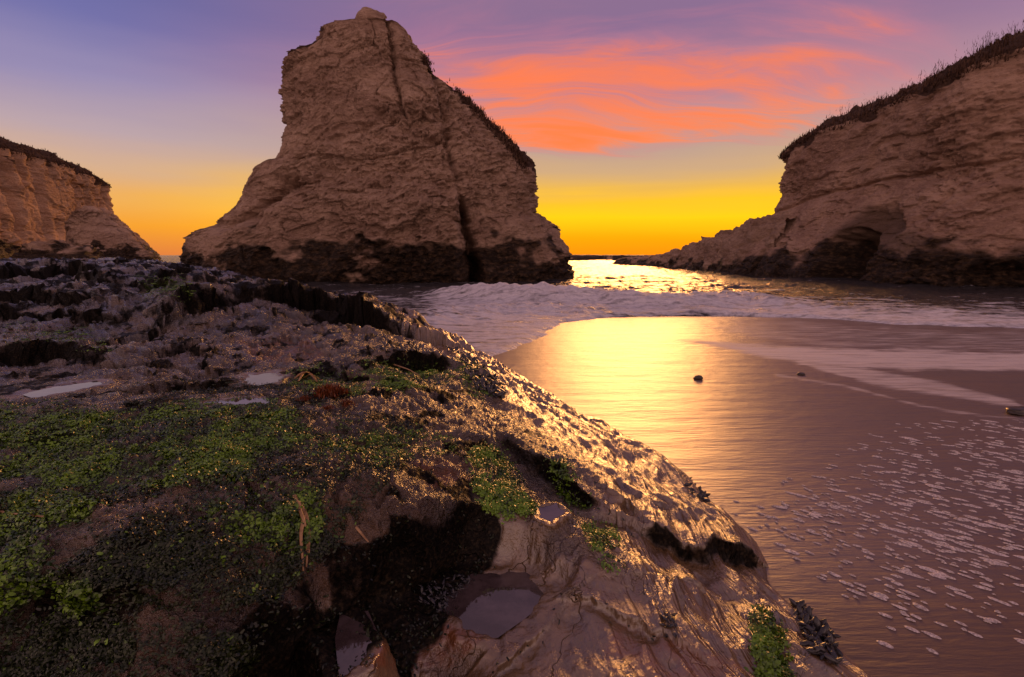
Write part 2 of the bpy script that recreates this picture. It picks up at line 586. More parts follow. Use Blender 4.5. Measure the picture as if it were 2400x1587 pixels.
M_GREEN = simple('sea_lettuce', (0.012, 0.030, 0.005, 1), (0.15, 0.27, 0.014, 1), 0.32, 20, 0.5, 0.2, 0.004, True)
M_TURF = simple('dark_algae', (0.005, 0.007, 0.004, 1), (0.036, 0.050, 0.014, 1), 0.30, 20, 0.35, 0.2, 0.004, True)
M_RED = simple('red_algae', (0.05, 0.012, 0.006, 1), (0.24, 0.06, 0.012, 1), 0.4, 20, 0.4, 0.2, 0.004, True)
M_KELP = simple('kelp', (0.16, 0.07, 0.015, 1), (0.36, 0.17, 0.03, 1), 0.3, 8, 0.5)
M_STRAW = simple('dry_kelp', (0.20, 0.10, 0.04, 1), (0.42, 0.25, 0.12, 1), 0.5, 14, 0.4)
M_MUSSEL = simple('mussel_shell', (0.008, 0.008, 0.011, 1), (0.045, 0.040, 0.045, 1), 0.25, 30, 0.6)
M_SNAIL = simple('snail_shell', (0.012, 0.009, 0.008, 1), (0.05, 0.032, 0.024, 1), 0.4, 40, 0.5)
M_STONE = simple('dark_stone', (0.02, 0.014, 0.012, 1), (0.07, 0.045, 0.035, 1), 0.35, 10, 0.5)
M_SCRUB = simple('dry_scrub', (0.035, 0.018, 0.014, 1), (0.13, 0.075, 0.05, 1), 0.9, 20, 0.1, 0, 0, True)

# ------------------------------------------------------------------ foreground rock ledge
AZ = np.radians(np.concatenate([np.linspace(-105, -52, 50, endpoint=False), np.linspace(-52, 42, 800, endpoint=False), np.linspace(42, 80, 36)]))
q = np.linspace(0, 1, 640)
r_in, r_out = 1.25, 62.0
inv = 1 / r_in + (1 / r_out - 1 / r_in) * q                 # even on the ground as seen
lo = math.log(r_in) + (math.log(r_out) - math.log(r_in)) * q
# blend of the two spacings through their densities
rr_f = np.linspace(r_in, r_out, 20000)
dens = 0.62 * (1 / rr_f ** 2) / (1 / r_in - 1 / r_out) + 0.38 * (1 / rr_f) / math.log(r_out / r_in)
cum = np.concatenate([[0], np.cumsum((dens[1:] + dens[:-1]) / 2 * np.diff(rr_f))])
R = np.interp(q * cum[-1], cum, rr_f)
R = np.concatenate([[0.05, 0.4, 0.8], R])
GX = (np.sin(AZ)[:, None] * R[None, :]).astype(np.float64)
GY = (np.cos(AZ)[:, None] * R[None, :]).astype(np.float64)

CTRL = [  # (u, v, z) read off the photograph
    (0, 1587, .85), (300, 1587, .82), (540, 1575, .80), (0, 1440, .95), (300, 1440, .98), (0, 1300, 1.05), (300, 1280, 1.06), (560, 1330, 1.0), (700, 1250, 1.0),
    (900, 1230, .95), (0, 1130, 1.08), (300, 1150, 1.05), (600, 1120, 1.0), (0, 1000, 1.15), (400, 1000, 1.15), (700, 1000, 1.06), (850, 1080, 1.0),
    (1000, 1060, .95), (1100, 1150, .85), (900, 900, 1.02), (500, 900, .95), (100, 905, .95), (300, 850, 1.02), (0, 800, 1.15), (300, 785, 1.1),
    (600, 815, .98), (800, 830, .92), (1000, 835, .72), (480, 735, 1.42), (700, 722, 1.38), (860, 752, 1.12), (930, 778, .80), (0, 700, 1.5), (200, 700, 1.5),
    (400, 690, 1.5), (600, 685, 1.2), (740, 705, 1.05), (0, 622, 2.12), (150, 620, 2.12), (300, 626, 1.98), (420, 640, 1.8), (520, 652, 1.5), (600, 668, 1.05),
    (1250, 1400, .60), (1050, 1450, .58), (800, 1560, .50), (1100, 1587, .58), (1400, 1500, .58), (1600, 1587, .48), (1500, 1300, .54), (1700, 1420, .40),
    (1250, 1250, .68), (1300, 1150, .70), (1130, 960, .78), (1300, 1050, .56), (1450, 1150, .46), (1600, 1230, .34), (1740, 1300, .28), (1850, 1500, .30), (1900, 1587, .32),
    (1050, 880, .85), (1180, 930, .58), (1330, 1000, .40),
]
P3 = np.array([at_z(*c) for c in CTRL])


def lp(x, y):
    return np.arctan2(x, y) * 1.6, np.log(np.hypot(x, y) + .3)


ca, cb = lp(P3[:, 0], P3[:, 1])


def tps(d2):
    return np.where(d2 > 1e-12, d2 * np.log(d2 + 1e-12), 0)


K = tps((ca[:, None] - ca) ** 2 + (cb[:, None] - cb) ** 2) + np.eye(len(ca)) * 0.004
Pm = np.stack([np.ones_like(ca), ca, cb], 1)
A = np.block([[K, Pm], [Pm.T, np.zeros((3, 3))]])
sol = np.linalg.solve(A, np.concatenate([P3[:, 2], [0, 0, 0]]))


def base_z(x, y):
    a, b = lp(x, y)
    z = sol[-3] + sol[-2] * a + sol[-1] * b
    for k in range(len(ca)):
        z = z + sol[k] * tps((a - ca[k]) ** 2 + (b - cb[k]) ** 2)
    return np.clip(z, 0.25, 2.3)


EDGE_PX = [(2040, 1587, .08), (1950, 1480, .08), (1850, 1390, .08), (1785, 1275, .08), (1700, 1205, .08), (1590, 1110, .07), (1470, 1040, .07), (1400, 1005, .06),
           (1300, 952, .06), (1210, 900, .06), (1150, 862, .06), (1075, 828, .08), (1000, 806, .12), (930, 775, .25), (850, 742, .4), (740, 704, .6), (620, 668, .8), (540, 650, 1.1)]
EDGE = [(3.2, -8), (2.75, -2), (2.45, 1.5)] + [tuple(at_z(*e)[:2]) for e in EDGE_PX] + [(-24, 42), (-48, 52), (-90, 56)]
ed, et, es, _ = polydist(GX, GY, EDGE)
ED = np.where(es > 0, ed, -ed)             # positive inland (left of travel)
ED = ED + 0.10 * fbm2(GX * 0.8, GY * 0.8, 3) * np.clip(GY / 6, .5, 4)

# (points (u,v,z), drop, reach, face width, low side sign): local ledge steps
SCARPS = [
    ([(1150, 1158, .84), (1100, 1195, .86), (960, 1250, .93), (830, 1315, .95), (700, 1405, .95), (600, 1510, .88), (540, 1587, .82), (480, 1700, .8)], .42, 1.1, .10, 0.35),
    ([(420, 745, 1.3), (500, 718, 1.4), (650, 710, 1.4), (780, 718, 1.3), (860, 742, 1.15), (935, 775, .85)], .62, 2.2, .25, 1),
    ([(-80, 835, 1.1), (0, 828, 1.1), (120, 820, 1.1), (250, 838, 1.08), (300, 850, 1.03)], .22, .9, .12, 1),
    ([(290, 838, 1.05), (400, 826, 1.05), (490, 822, 1.02), (508, 868, .98)], .12, .6, .06, 1),
    ([(-100, 722, 1.5), (0, 718, 1.5), (150, 726, 1.45), (300, 738, 1.4), (410, 735, 1.4)], .30, 1.8, .2, 1),
    ([(-100, 650, 1.95), (0, 645, 1.95), (180, 640, 1.95), (280, 655, 1.9)], .42, 3.5, .35, 1),
    ([(-100, 690, 1.7), (0, 684, 1.7), (110, 692, 1.65), (220, 704, 1.6)], .28, 2.2, .25, 1),
    ([(230, 700, 1.6), (290, 675, 1.7), (340, 672, 1.7), (400, 700, 1.55)], .26, 2.0, .3, 1),
    ([(330, 655, 1.85), (400, 650, 1.85), (470, 668, 1.7), (540, 690, 1.5)], .30, 2.5, .3, 1),
    ([(400, 640, 1.9), (480, 645, 1.75), (560, 655, 1.5), (620, 672, 1.1)], .35, 3, .35, 1),
    ([(560, 690, 1.4), (660, 690, 1.25), (740, 705, 1.1), (830, 728, 1.0)], .25, 2, .25, 1),
    ([(860, 872, 1.0), (900, 852, 1.02), (980, 846, .95), (1060, 862, .85)], .24, .7, .10, 1),
    ([(690, 885, 1.0), (745, 868, 1.02), (800, 872, 1.02), (870, 895, 1.0)], .18, .6, .08, 1),
    ([(560, 905, .98), (430, 910, .98), (300, 925, 1.0), (260, 930, 1.0)][::-1], .10, .5, .06, 1),
    ([(1500, 1245, .52), (1560, 1262, .48), (1620, 1278, .44), (1720, 1290, .36), (1785, 1302, .26)], .17, .45, .05, 1),
    ([(1170, 1035, .72), (1270, 1105, .66), (1340, 1160, .60), (1420, 1215, .55)], .11, .5, .12, 1),
    ([(1780, 1420, .34), (1790, 1500, .34), (1820, 1620, .34)], -.12, .35, .06, 0.6),
    ([(1270, 1425, .6), (1230, 1450, .6), (1160, 1500, .6), (1090, 1590, .58)], -.07, .5, .035, 1),
    ([(1000, 1440, .6), (1030, 1500, .6), (1050, 1570, .6)], -.05, .25, .03, 1),
    ([(560, 1140, 1.02), (590, 1190, 1.02), (480, 1200, 1.03), (400, 1190, 1.05)], .06, .4, .05, 1),
    ([(0, 1420, .98), (120, 1405, .98), (230, 1450, .95), (330, 1460, .93)], .14, .5, .08, 1),
    ([(1290, 1375, .6), (1400, 1400, .58), (1500, 1450, .54), (1560, 1500, .5)], .06, .4, .03, 1),
    ([(1440, 1200, .5), (1500, 1240, .48)], .05, .3, .04, 1),
]
GZ = base_z(GX, GY)
DARK = np.zeros_like(GZ); UND = np.zeros_like(GZ); UX = np.zeros_like(GZ); UY = np.zeros_like(GZ)
wx = fbm2(GX * 1.7, GY * 1.7, 4); wy = fbm2(GX * 1.7 + 40, GY * 1.7 + 11, 4)
far = np.clip(np.hypot(GX, GY) / 6, .5, 3.5)
nearw0 = np.exp(-(np.hypot(GX, GY) / 5) ** 2)
hv = 1 + .9 * fbm2(GX * .55 + 70, GY * .55, 3)
wx2 = fbm2(GX * 7, GY * 7, 3); wy2 = fbm2(GX * 7 + 21, GY * 7 + 5, 3)
for pts, drop, reach, fw, taper in SCARPS:
    wp = [at_z(*p)[:2] for p in pts]
    d, tt, sd, L = polydist(GX + wx * .16 * far + wx2 * .035 * nearw0, GY + wy * .16 * far + wy2 * .035 * nearw0, wp)
    # low side: towards the camera for lines drawn left-to-right, i.e. right of travel
    s = np.where(sd > 0, -d, d); hiside = True
    if pts[0][0] > pts[-1][0] and drop > 0 and taper == 0.35:      # near scarp drawn right-to-left: low side is left of travel
        s = -s; hiside = False
    if drop < 0:
        drop = -drop; s = -s; hiside = not hiside
    tp = tt / L
    if taper == 0.35:
        env = sst(tp, -.02, .26)
    else:
        env = sst(tp, -.15 * taper, .2) * (1 - sst(tp, .8, 1 + .15 * taper))
    else_ = None
    if taper != 0.35:
        env = env * np.clip(hv, .25, 1.6)
    endd = np.exp(-(d / reach) ** 2 * 0.9)
    step = np.where(s > 0, 1.0, 0.0) * sst(s, 0, fw) - 0.42
    GZ = GZ - drop * env * step * endd
    dirv = np.subtract(wp[-1], wp[0]); dirv = dirv / np.linalg.norm(dirv)
    hi = np.array([-dirv[1], dirv[0]]) * (1 if hiside else -1)
    uc = np.exp(-((s - fw * .75) / (fw * .45)) ** 2) * env * min(.55 * drop, .30)
    UX += hi[0] * uc; UY += hi[1] * uc
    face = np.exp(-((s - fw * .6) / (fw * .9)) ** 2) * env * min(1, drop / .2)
    DARK = np.maximum(DARK, face)  # shade of the step faces, with their dark growth, put into the colour
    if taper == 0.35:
        # broad dark band under the near overhang: black growth plus painted shade
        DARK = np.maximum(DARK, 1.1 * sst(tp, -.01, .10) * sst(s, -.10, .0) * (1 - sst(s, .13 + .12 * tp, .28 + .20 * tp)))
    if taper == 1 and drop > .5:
        DARK = np.maximum(DARK, env * sst(s, -.05, .1) * (1 - sst(s, .5, 1.3)))  # shade below the big ledge painted dark as well

# relief
nearw = np.exp(-(np.hypot(GX, GY) / 9) ** 2)
flank = sst(ED, 2.3, 0.9) * sst(GY, -2, 1) * (1 - sst(GY, 14, 20))
lowsh = polymask(*proj(GX, GY, GZ), [(1150, 1160), (1300, 1290), (1560, 1430), (1700, 1587), (1700, 2200), (300, 2200), (600, 1587), (800, 1420), (1000, 1280)], 60)
GZ = GZ + fbm2(GX * .7, GY * .7, 3) * .07 * (1 - .5 * lowsh)
GZ = GZ + rid2(GX * .22 + 3, GY * .62, 5, .52) * .16 * sst(GY, 7, 17) - .06 * sst(GY, 7, 17)
tw = GX * .35 + GY * .94
GZ = GZ + rid2(GX * 1.1 + 5, GY * 3.0 + wx * .8, 4) * .055 * sst(GY, 4, 9)
GZ = GZ + fbm2(GX * 2.4, GY * 2.4, 4) * .030 * (1 - .65 * lowsh) * (1 - .7 * flank)
GZ = GZ + (rid2(GX * 4.3 + wx, GY * 4.3 + wy, 4, .55) - .4) * .028 * (1 - .85 * lowsh) * (1 - .95 * flank)
sx = et * .42 + wx * .12; sy = ED * 2.9 + wy * .22 + fbm2(et * .5, ED * .5, 2) * .8
GZ = GZ + (rid2(sx, sy, 3, .5) * .045 + rid2(sx * 1.5 + 9, sy * 2.4, 3, .5) * .012) * flank * sst(ED, 0, .35)
GZ = GZ + fbm2(sx * 3 + 3, sy * 6, 3) * .003 * flank
GZ = GZ + fbm2(GX * 22, GY * 22, 3, .6) * .006 * sst(DARK, .1, .6) + fbm2(GX * 9, GY * 9, 3, .6) * .02 * sst(DARK, .1, .6)
def terrace(w, sharp=.28):
    f = np.floor(w); r = w - f
    return f + sst(r, 0, sharp)


tilt = GZ + .05 * GX + .02 * GY + .05 * wx + .015 * wy2
hs = .085 + .02 * sst(GY, 5, 14) * 3
amt = (.0 * flank + .55 * sst(GY, 5, 9) * (1 - flank) + .28 * (1 - flank) * (1 - sst(GY, 5, 9))) * (1 - lowsh) * sst(nz0 := fbm2(GX * .6 + 8, GY * .6, 3), -.45, .1)
GZ = GZ + (terrace(tilt / hs) - tilt / hs + .15) * hs * amt
wf = ED * 2.6 + fbm2(et * .30, ED * .5, 3) * 1.3 + fbm2(et * 1.3 + 4, ED * 2.2, 3) * .30
GZ = GZ + (terrace(wf, .4) - wf + .1) * .060 * flank * sst(ED, .1, .5) * sst(fbm2(et * .5 + 30, ED * 1.1, 3), -.35, .2)
PU, PV = proj(GX, GY, GZ)

# tide pools: hollows with a level water sheet
POOLS = [
    ([(560, 893), (590, 878), (640, 874), (662, 884), (640, 900), (590, 904)], 'pale tide pool beside the square rock slab, mirror of the sky'),
    ([(60, 924), (130, 908), (225, 896), (232, 904), (165, 920), (85, 932)], 'long shallow tide pool at the left below the dark ledge'),
    ([(480, 945), (560, 935), (640, 936), (630, 948), (540, 955)], 'thin strip of water above the green sea lettuce bank'),
    ([(1050, 1400), (1120, 1345), (1230, 1350), (1275, 1400), (1225, 1445), (1160, 1490), (1080, 1475), (1035, 1440)], 'broad violet pool on the lower shelf edged by brown slab'),
    ([(800, 1450), (860, 1440), (885, 1500), (860, 1560), (800, 1587), (790, 1500)], 'narrow violet pool under the black overhang'),
    ([(1255, 1190), (1300, 1180), (1325, 1200), (1290, 1225), (1262, 1215)], 'little pool below the strip of green weed on the flank'),
]
pool_geo = []
SILT = np.zeros_like(GZ)
for pts, lab in POOLS:
    cu = sum(p[0] for p in pts) / len(pts); cv = sum(p[1] for p in pts) / len(pts)
    zc = 0.8
    for _ in range(8):
        wp = at_z(cu, cv, zc)
        k = np.argmin((GX - wp[0]) ** 2 + (GY - wp[1]) ** 2)
        zc = .5 * zc + .5 * float(GZ.ravel()[k])
    wp = [at_z(u, v, zc)[:2] for u, v in pts]
    size = max(np.ptp([p[0] for p in wp]), np.ptp([p[1] for p in wp]))
    soft = 0.10 * size + 0.02
    mk = polymask(GX + wx * .10 * size, GY + wy * .10 * size, wp, soft)
    pd = polydist(GX + wx * .12 * size, GY + wy * .12 * size, list(wp) + [wp[0]])[0]
    sdf = np.where(inpoly(GX + wx * .12 * size, GY + wy * .12 * size, wp), pd, -pd)
    rim = sst(sdf, -.36 * size, -.08 * size)
    GZ = GZ + (zc + .010 + np.maximum(-sdf, 0) * .10 - GZ) * rim
    GZ = GZ + fbm2(GX * 4 / size, GY * 4 / size, 3, .5) * .018 * rim * min(1, size * 2.5)
    GZ = GZ - sst(sdf, -.02 * size, .10 * size) * .030
    SILT = np.maximum(SILT, rim * .8)
    pool_geo.append([wp, sdf, size, lab])

for pg in pool_geo:
    ring = (pg[1] < -.015 * pg[2]) & (pg[1] > -.10 * pg[2])
    zp = float(np.percentile(GZ[ring], 12)) - .002
    GZ = np.where(pg[1] > 0, np.minimum(GZ, zp + .01 - .04 * sst(pg[1], -.0, .16 * pg[2])), GZ)
    pg[1] = zp
# edge: drop to the sand
lip = sst(ED, -0.02, 0.28 + .25 * sst(GY, 9, 20))
GZ = np.where(ED > -0.02, (GZ) * (0.12 + .88 * lip ** .7), GZ * .1)
GZ = GZ - sst(-ED, 0, .5) * 1.0
PU, PV = proj(GX, GY, GZ)

GX = GX + UX * nearw0; GY = GY + UY * nearw0
kd = sst(DARK, .1, .5) * np.clip(far, .5, 2.5) * .075
d3a = fbm3(GX * 1.6, GY * 1.6, GZ * 4.5, 4, .6); d3b = fbm3(GX * 1.6 + 30, GY * 1.6, GZ * 4.5, 4, .6)
GX = GX + d3a * kd; GY = GY + d3b * kd
PU, PV = proj(GX, GY, GZ)
# growth masks
def pm(pts, soft=25):
    return polymask(PU, PV, pts, soft)


nz = fbm2(GX * 1.6, GY * 1.6, 5, .6); nzf = fbm2(GX * 6, GY * 6, 4, .6)
GREEN = np.zeros_like(GZ)
for pts, k in [
    ([(-60, 962), (150, 955), (300, 985), (450, 952), (620, 948), (700, 985), (720, 1035), (600, 1060), (560, 1115), (380, 1130), (200, 1140), (60, 1105), (-60, 1130)], 1.0),
    ([(-60, 1130), (80, 1160), (190, 1150), (220, 1220), (100, 1230), (-60, 1240)], .8),
    ([(-60, 1240), (100, 1262), (125, 1370), (60, 1415), (-60, 1430)], 1.0),
    ([(480, 1195), (600, 1140), (720, 1150), (760, 1200), (700, 1285), (560, 1270)], .75),
    ([(130, 1380), (200, 1370), (230, 1420), (180, 1430)], 1.0),
    ([(1112, 1065), (1158, 1050), (1200, 1110), (1245, 1185), (1195, 1212), (1135, 1170)], .95),
    ([(700, 1010), (850, 1000), (1060, 1040), (900, 1080), (720, 1060)], .30),
    ([(860, 858), (1000, 850), (1050, 885), (960, 905), (880, 890)], .8),
    ([(1075, 855), (1120, 860), (1160, 915), (1120, 925)], .8),
    ([(1780, 1440), (1806, 1440), (1850, 1600), (1785, 1600)], 1.0),
    ([(1380, 1240), (1420, 1235), (1460, 1330), (1430, 1330)], .35),
    ([(1280, 1080), (1310, 1080), (1370, 1180), (1340, 1180)], .45),
    ([(330, 655), (430, 658), (450, 690), (340, 684)], .8),
    ([(20, 775), (200, 770), (250, 810), (30, 815)], .35),
    ([(680, 885), (760, 872), (850, 880), (840, 910), (720, 905)], .6),
]:
    GREEN = np.maximum(GREEN, pm(pts) * k)
TURF = np.zeros_like(GZ)
for pts, k in [
    ([(-60, 950), (700, 940), (1000, 1010), (900, 1120), (760, 1290), (640, 1400), (300, 1430), (-60, 1400)], .42),
    ([(300, 1310), (420, 1220), (560, 1262), (720, 1290), (650, 1380), (480, 1430), (330, 1430)], 1.0),
    ([(-60, 1440), (250, 1455), (480, 1470), (600, 1540), (560, 1700), (-60, 1700)], 1.1),
    ([(300, 905), (560, 900), (760, 920), (560, 945)], .45),
]:
    TURF = np.maximum(TURF, pm(pts) * k)
RUST = np.maximum.reduce([pm([(970, 1090), (1090, 1080), (1110, 1130), (1010, 1140)]), pm([(560, 800), (720, 790), (760, 840), (600, 850)]) * .9, pm([(1450, 1450), (1750, 1560), (1700, 1640), (1400, 1560)]) * .6,
                          pm([(880, 1440), (1140, 1480), (1060, 1560), (880, 1560)])])
SILT = np.maximum(SILT, lowsh * (.55 + .45 * sst(nz, -.3, .1)))
SILT = np.maximum(SILT, pm([(1270, 1400), (1420, 1400), (1560, 1500), (1640, 1600), (1050, 1640), (1160, 1500)]))
SILT = np.maximum(SILT, pm([(1700, 1300), (1790, 1320), (1850, 1400), (1790, 1440), (1600, 1440), (1500, 1320)]) * .7)
SILT = np.maximum(SILT, .9 * flank)
FLW = flank * (1 - np.clip(GREEN * 1.2, 0, 1))
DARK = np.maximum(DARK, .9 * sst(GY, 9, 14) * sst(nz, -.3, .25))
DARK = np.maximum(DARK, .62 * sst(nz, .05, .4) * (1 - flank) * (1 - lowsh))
MOSS = np.clip(GREEN * .95 + TURF * .35, 0, 1) * sst(nz + nzf * .4, -.55, .0)
WET = np.clip(.25 + .75 * flank + .4 * sst(GY, 6, 9) + .5 * lowsh, 0, 1)

V = np.stack([GX, GY, GZ], -1).reshape(-1, 3)
NA, NR = GX.shape
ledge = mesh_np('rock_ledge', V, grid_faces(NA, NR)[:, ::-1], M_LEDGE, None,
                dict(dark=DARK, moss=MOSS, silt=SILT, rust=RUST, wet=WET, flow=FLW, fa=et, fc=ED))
tag(ledge, 'wet brown rock ledge sloping down to the sand in front', 'rock ledge', kind='structure')

LX, LY, LZ = GX.ravel(), GY.ravel(), GZ.ravel()
# surface normals for scattering
du = np.gradient(V.reshape(NA, NR, 3), axis=0); dv = np.gradient(V.reshape(NA, NR, 3), axis=1)
NRM = np.cross(dv, du); NRM /= np.linalg.norm(NRM, axis=-1, keepdims=True) + 1e-12
NRM = np.where(NRM[..., 2:3] < 0, -NRM, NRM)


def ground(u, v, z0=.8):
    """point of the ledge seen at pixel u, v"""
    d = (PU - u) ** 2 + (PV - v) ** 2
    k = np.unravel_index(np.argmin(d + (ED < 0) * 1e6), d.shape)
    return np.array([GX[k], GY[k], GZ[k]]), NRM[k]


# ------------------------------------------------------------------ beach
Y_SW = 21.0


def beach_z(x, y):
    return np.where(y < Y_SW, .006 * (Y_SW - y), -.06 * (y - Y_SW)) + .0 * x


bAZ = np.radians(np.concatenate([np.linspace(-170, -40, 30, endpoint=False), np.linspace(-40, 50, 520, endpoint=False), np.linspace(50, 170, 40)]))
bR = 1 / np.linspace(1 / 2.2, 1 / 46.0, 420)
bR = np.concatenate([[.3, 1.0, 1.6], bR])
BX = np.sin(bAZ)[:, None] * bR[None, :]; BY = np.cos(bAZ)[:, None] * bR[None, :]
BZ = beach_z(BX, BY)
BU, BV = proj(BX, BY, BZ)
FRONT = BY > 1.5
BU = np.where(FRONT, BU, -9999)
bn = fbm2(BX * .35, BY * .9, 4, .55); bn2 = fbm2(BX * .8, BY * 2.6, 4, .6)
BF = np.zeros_like(BZ)


def bp(pts, soft):
    return polymask(BU + bn * 60, BV + bn * 10, pts, soft)


BF = np.maximum(BF, bp([(1700, 745), (1900, 752), (2100, 765), (2500, 775), (2500, 850), (2200, 830), (1900, 815), (1700, 790)], 25) * .50)
BF = np.maximum(BF, bp([(1620, 800), (1800, 812), (2000, 822), (2500, 830), (2500, 868), (2200, 862), (1980, 862), (1800, 838)], 14) * .92)
BF = np.maximum(BF, bp([(1880, 850), (2050, 868), (2250, 905), (2400, 945), (2420, 962), (2250, 935), (2050, 905), (1960, 885)], 10) * .75)
BF = np.maximum(BF, bp([(1330, 740), (1700, 735), (1900, 745), (1850, 775), (1500, 770)], 18) * .30)
BF = np.maximum(BF, bp([(1540, 790), (1700, 800), (1820, 830), (1700, 822)], 8) * .55)
tr = polydist(BU, BV, [(1820, 880), (1980, 905), (2150, 950), (2300, 975), (2400, 985)])[0]
BF = np.maximum(BF, np.exp(-(tr / 5) ** 2) * .6)
BWET = np.clip(1 - sst(BV, 1180, 1560) * .72 - .35 * polymask(BU, BV, [(2050, 850), (2500, 860), (2500, 950), (2330, 920)], 20), 0, 1)
BWET = BWET * (1 - .45 * sst(BU - (BV - 1000) * .6, 1650, 2350) * sst(BV, 820, 960))
BZ = BZ + bn2 * .006 * sst(BY, 4, 10) + BF * .012 + fbm2(BX * 1.2, BY * 3, 3) * .003
beach = mesh_np('beach', np.stack([BX, BY, BZ], -1).reshape(-1, 3), grid_faces(len(bAZ), len(bR))[:, ::-1], M_BEACH, None, dict(foam=BF, wet=BWET))
tag(beach, 'wet brown sand beach mirroring the sunset sky', 'beach', kind='structure')

# ------------------------------------------------------------------ sea
sAZ = np.radians(np.concatenate([np.linspace(-85, -46, 50, endpoint=False), np.linspace(-46, 46, 800, endpoint=False), np.linspace(46, 85, 50)]))
vv = np.concatenate([np.linspace(CAM_H / 10.5, CAM_H / 60.0, 430, endpoint=False), np.geomspace(CAM_H / 60.0, CAM_H / 14000.0, 160)])
sR = CAM_H / vv
SX = np.sin(sAZ)[:, None] * sR[None, :]; SY = np.cos(sAZ)[:, None] * sR[None, :]
FOOT_PX = [(560, 905), (900, 900), (1050, 878), (1120, 848), (1190, 824), (1230, 800), (1262, 775), (1300, 757), (1380, 741), (1500, 733), (1700, 730), (1900, 742), (2100, 757), (2400, 767), (2900, 775)]
FOOT = [at_z(u, v, .03)[:2] for u, v in FOOT_PX]
fd, ft, fs, _ = polydist(SX, SY, FOOT)
fd = np.where(fs > 0, fd, -fd)                          # + = seaward
fd = fd + fbm2(SX * .5, SY * .5, 3) * .35
CREST_PX = [(880, 690, .15), (1000, 690, .2), (1090, 675, .7), (1200, 669, 1.0), (1330, 673, .95), (1400, 682, .75), (1500, 692, .6), (1650, 694, .55), (1750, 692, .5), (1850, 712, .25), (2000, 725, .15), (2400, 735, .1)]
CREST = [at_z(*c)[:2] for c in CREST_PX]
cd, ct, cs, CL = polydist(SX + fbm2(SX * .25, SY * .25, 3) * .5, SY + fbm2(SX * .3 + 9, SY * .3, 3) * .7, CREST)
cd = np.where(cs > 0, cd, -cd)
seglen = np.concatenate([[0], np.cumsum([np.linalg.norm(np.subtract(b, a)) for a, b in zip(CREST[:-1], CREST[1:])])])
AMP = np.interp(ct, seglen, [c[2] for c in CREST_PX])
prof = np.where(cd < 0, np.exp(-(np.abs(cd) / 1.15) ** 1.6), np.exp(-(cd / 3.0) ** 2))
ROLL_PX = [(860, 748, .15), (960, 738, .3), (1060, 722, .35), (1160, 712, .38), (1260, 716, .3), (1360, 722, .2)]
ROLL = [at_z(*c)[:2] for c in ROLL_PX]
rd, rt, rs, RL = polydist(SX + fbm2(SX * .4, SY * .4, 3) * .5, SY, ROLL)
rd = np.where(rs > 0, rd, -rd)
rprof = np.where(rd < 0, np.exp(-(rd / 1.3) ** 2), np.exp(-(rd / 1.6) ** 2)) * .30
dist = np.hypot(SX, SY)
damp = np.exp(-(dist / 900) ** 2)
SZ = (fbm2(SX * .11, SY * .17, 3) * .30 + rid2(SX * .22 + 7, SY * .42, 4, .55) * .19) * damp * sst(SY, 22, 34) * (.6 + .4 * sst(dist, 30, 90))
SZ = SZ + fbm2(SX * .035, SY * .06, 2) * .45 * damp * sst(dist, 60, 140)
chop = fbm2(SX * .9, SY * 1.3, 4, .6)
SZ = SZ + chop * .05 * sst(SY, 14, 24) * np.exp(-(dist / 200) ** 2)
puff = np.abs(n2(SX * .9, SY * 1.1)) * .6 + np.abs(n2(SX * 2.1 + 3, SY * 2.4)) * .35 + np.abs(n2(SX * 4.6, SY * 5.1)) * .05
SZ = SZ + AMP * prof * (1 + .0 * puff) + (puff - .3) * .36 * np.clip(AMP * 1.3, .25, 1) * prof
SZ = SZ + rprof + (puff - .3) * .34 * np.exp(-(rd / 1.8) ** 2)
SZ = SZ + .03 * np.exp(-((fd - .25) / .3) ** 2)
SZ = SZ - .30 * sst(-fd, -.05, .9)
SZ = SZ + .075
SU, SV = proj(SX, SY, SZ)
sn = fbm2(SX * .25, SY * .6, 4, .6)
SF = .40 * np.exp(-np.maximum(fd, 0) / 18) + sn * .34 + .16 * (1 - sst(SU, 900, 1150)) * (dist < 50)
SF = np.maximum(SF, sst(fd, -.7, -.25) * (1 - sst(cd, .2, 1.6)) * .80 * sst(SU, 850, 1080) * np.clip(.55 + AMP + np.exp(-(fd / 2.2) ** 2), 0, 1))
SF = np.maximum(SF, polymask(SU, SV, [(900, 750), (1000, 735), (1180, 715), (1330, 725), (1310, 755), (1250, 785), (1200, 825), (1120, 845), (980, 800)], 20) * (.80 + sn * .3))
SF = np.maximum(SF, polymask(SU, SV, [(1650, 705), (1900, 690), (2200, 690), (2500, 695), (2500, 770), (2100, 760), (1900, 745), (1700, 735)], 18) * (.52 + sn * .4))
SF = SF * (1 - .55 * polymask(SU, SV, [(1850, 660), (2050, 670), (2000, 690), (1830, 688)], 15))
SF = np.where(dist > 45, SF * .0 + .30 * sst(sn, .10, .55) * np.exp(-(dist / 160)), SF * (1 - sst(dist, 30, 45)) + .30 * sst(sn, .05, .5) * sst(dist, 30, 45))
sea = mesh_np('sea', np.stack([SX, SY, SZ], -1).reshape(-1, 3), grid_faces(len(sAZ), len(sR))[:, ::-1], M_SEA, None, dict(foam=SF))
tag(sea, 'choppy sea with a foaming breaker rolling onto the beach', 'sea', kind='structure')

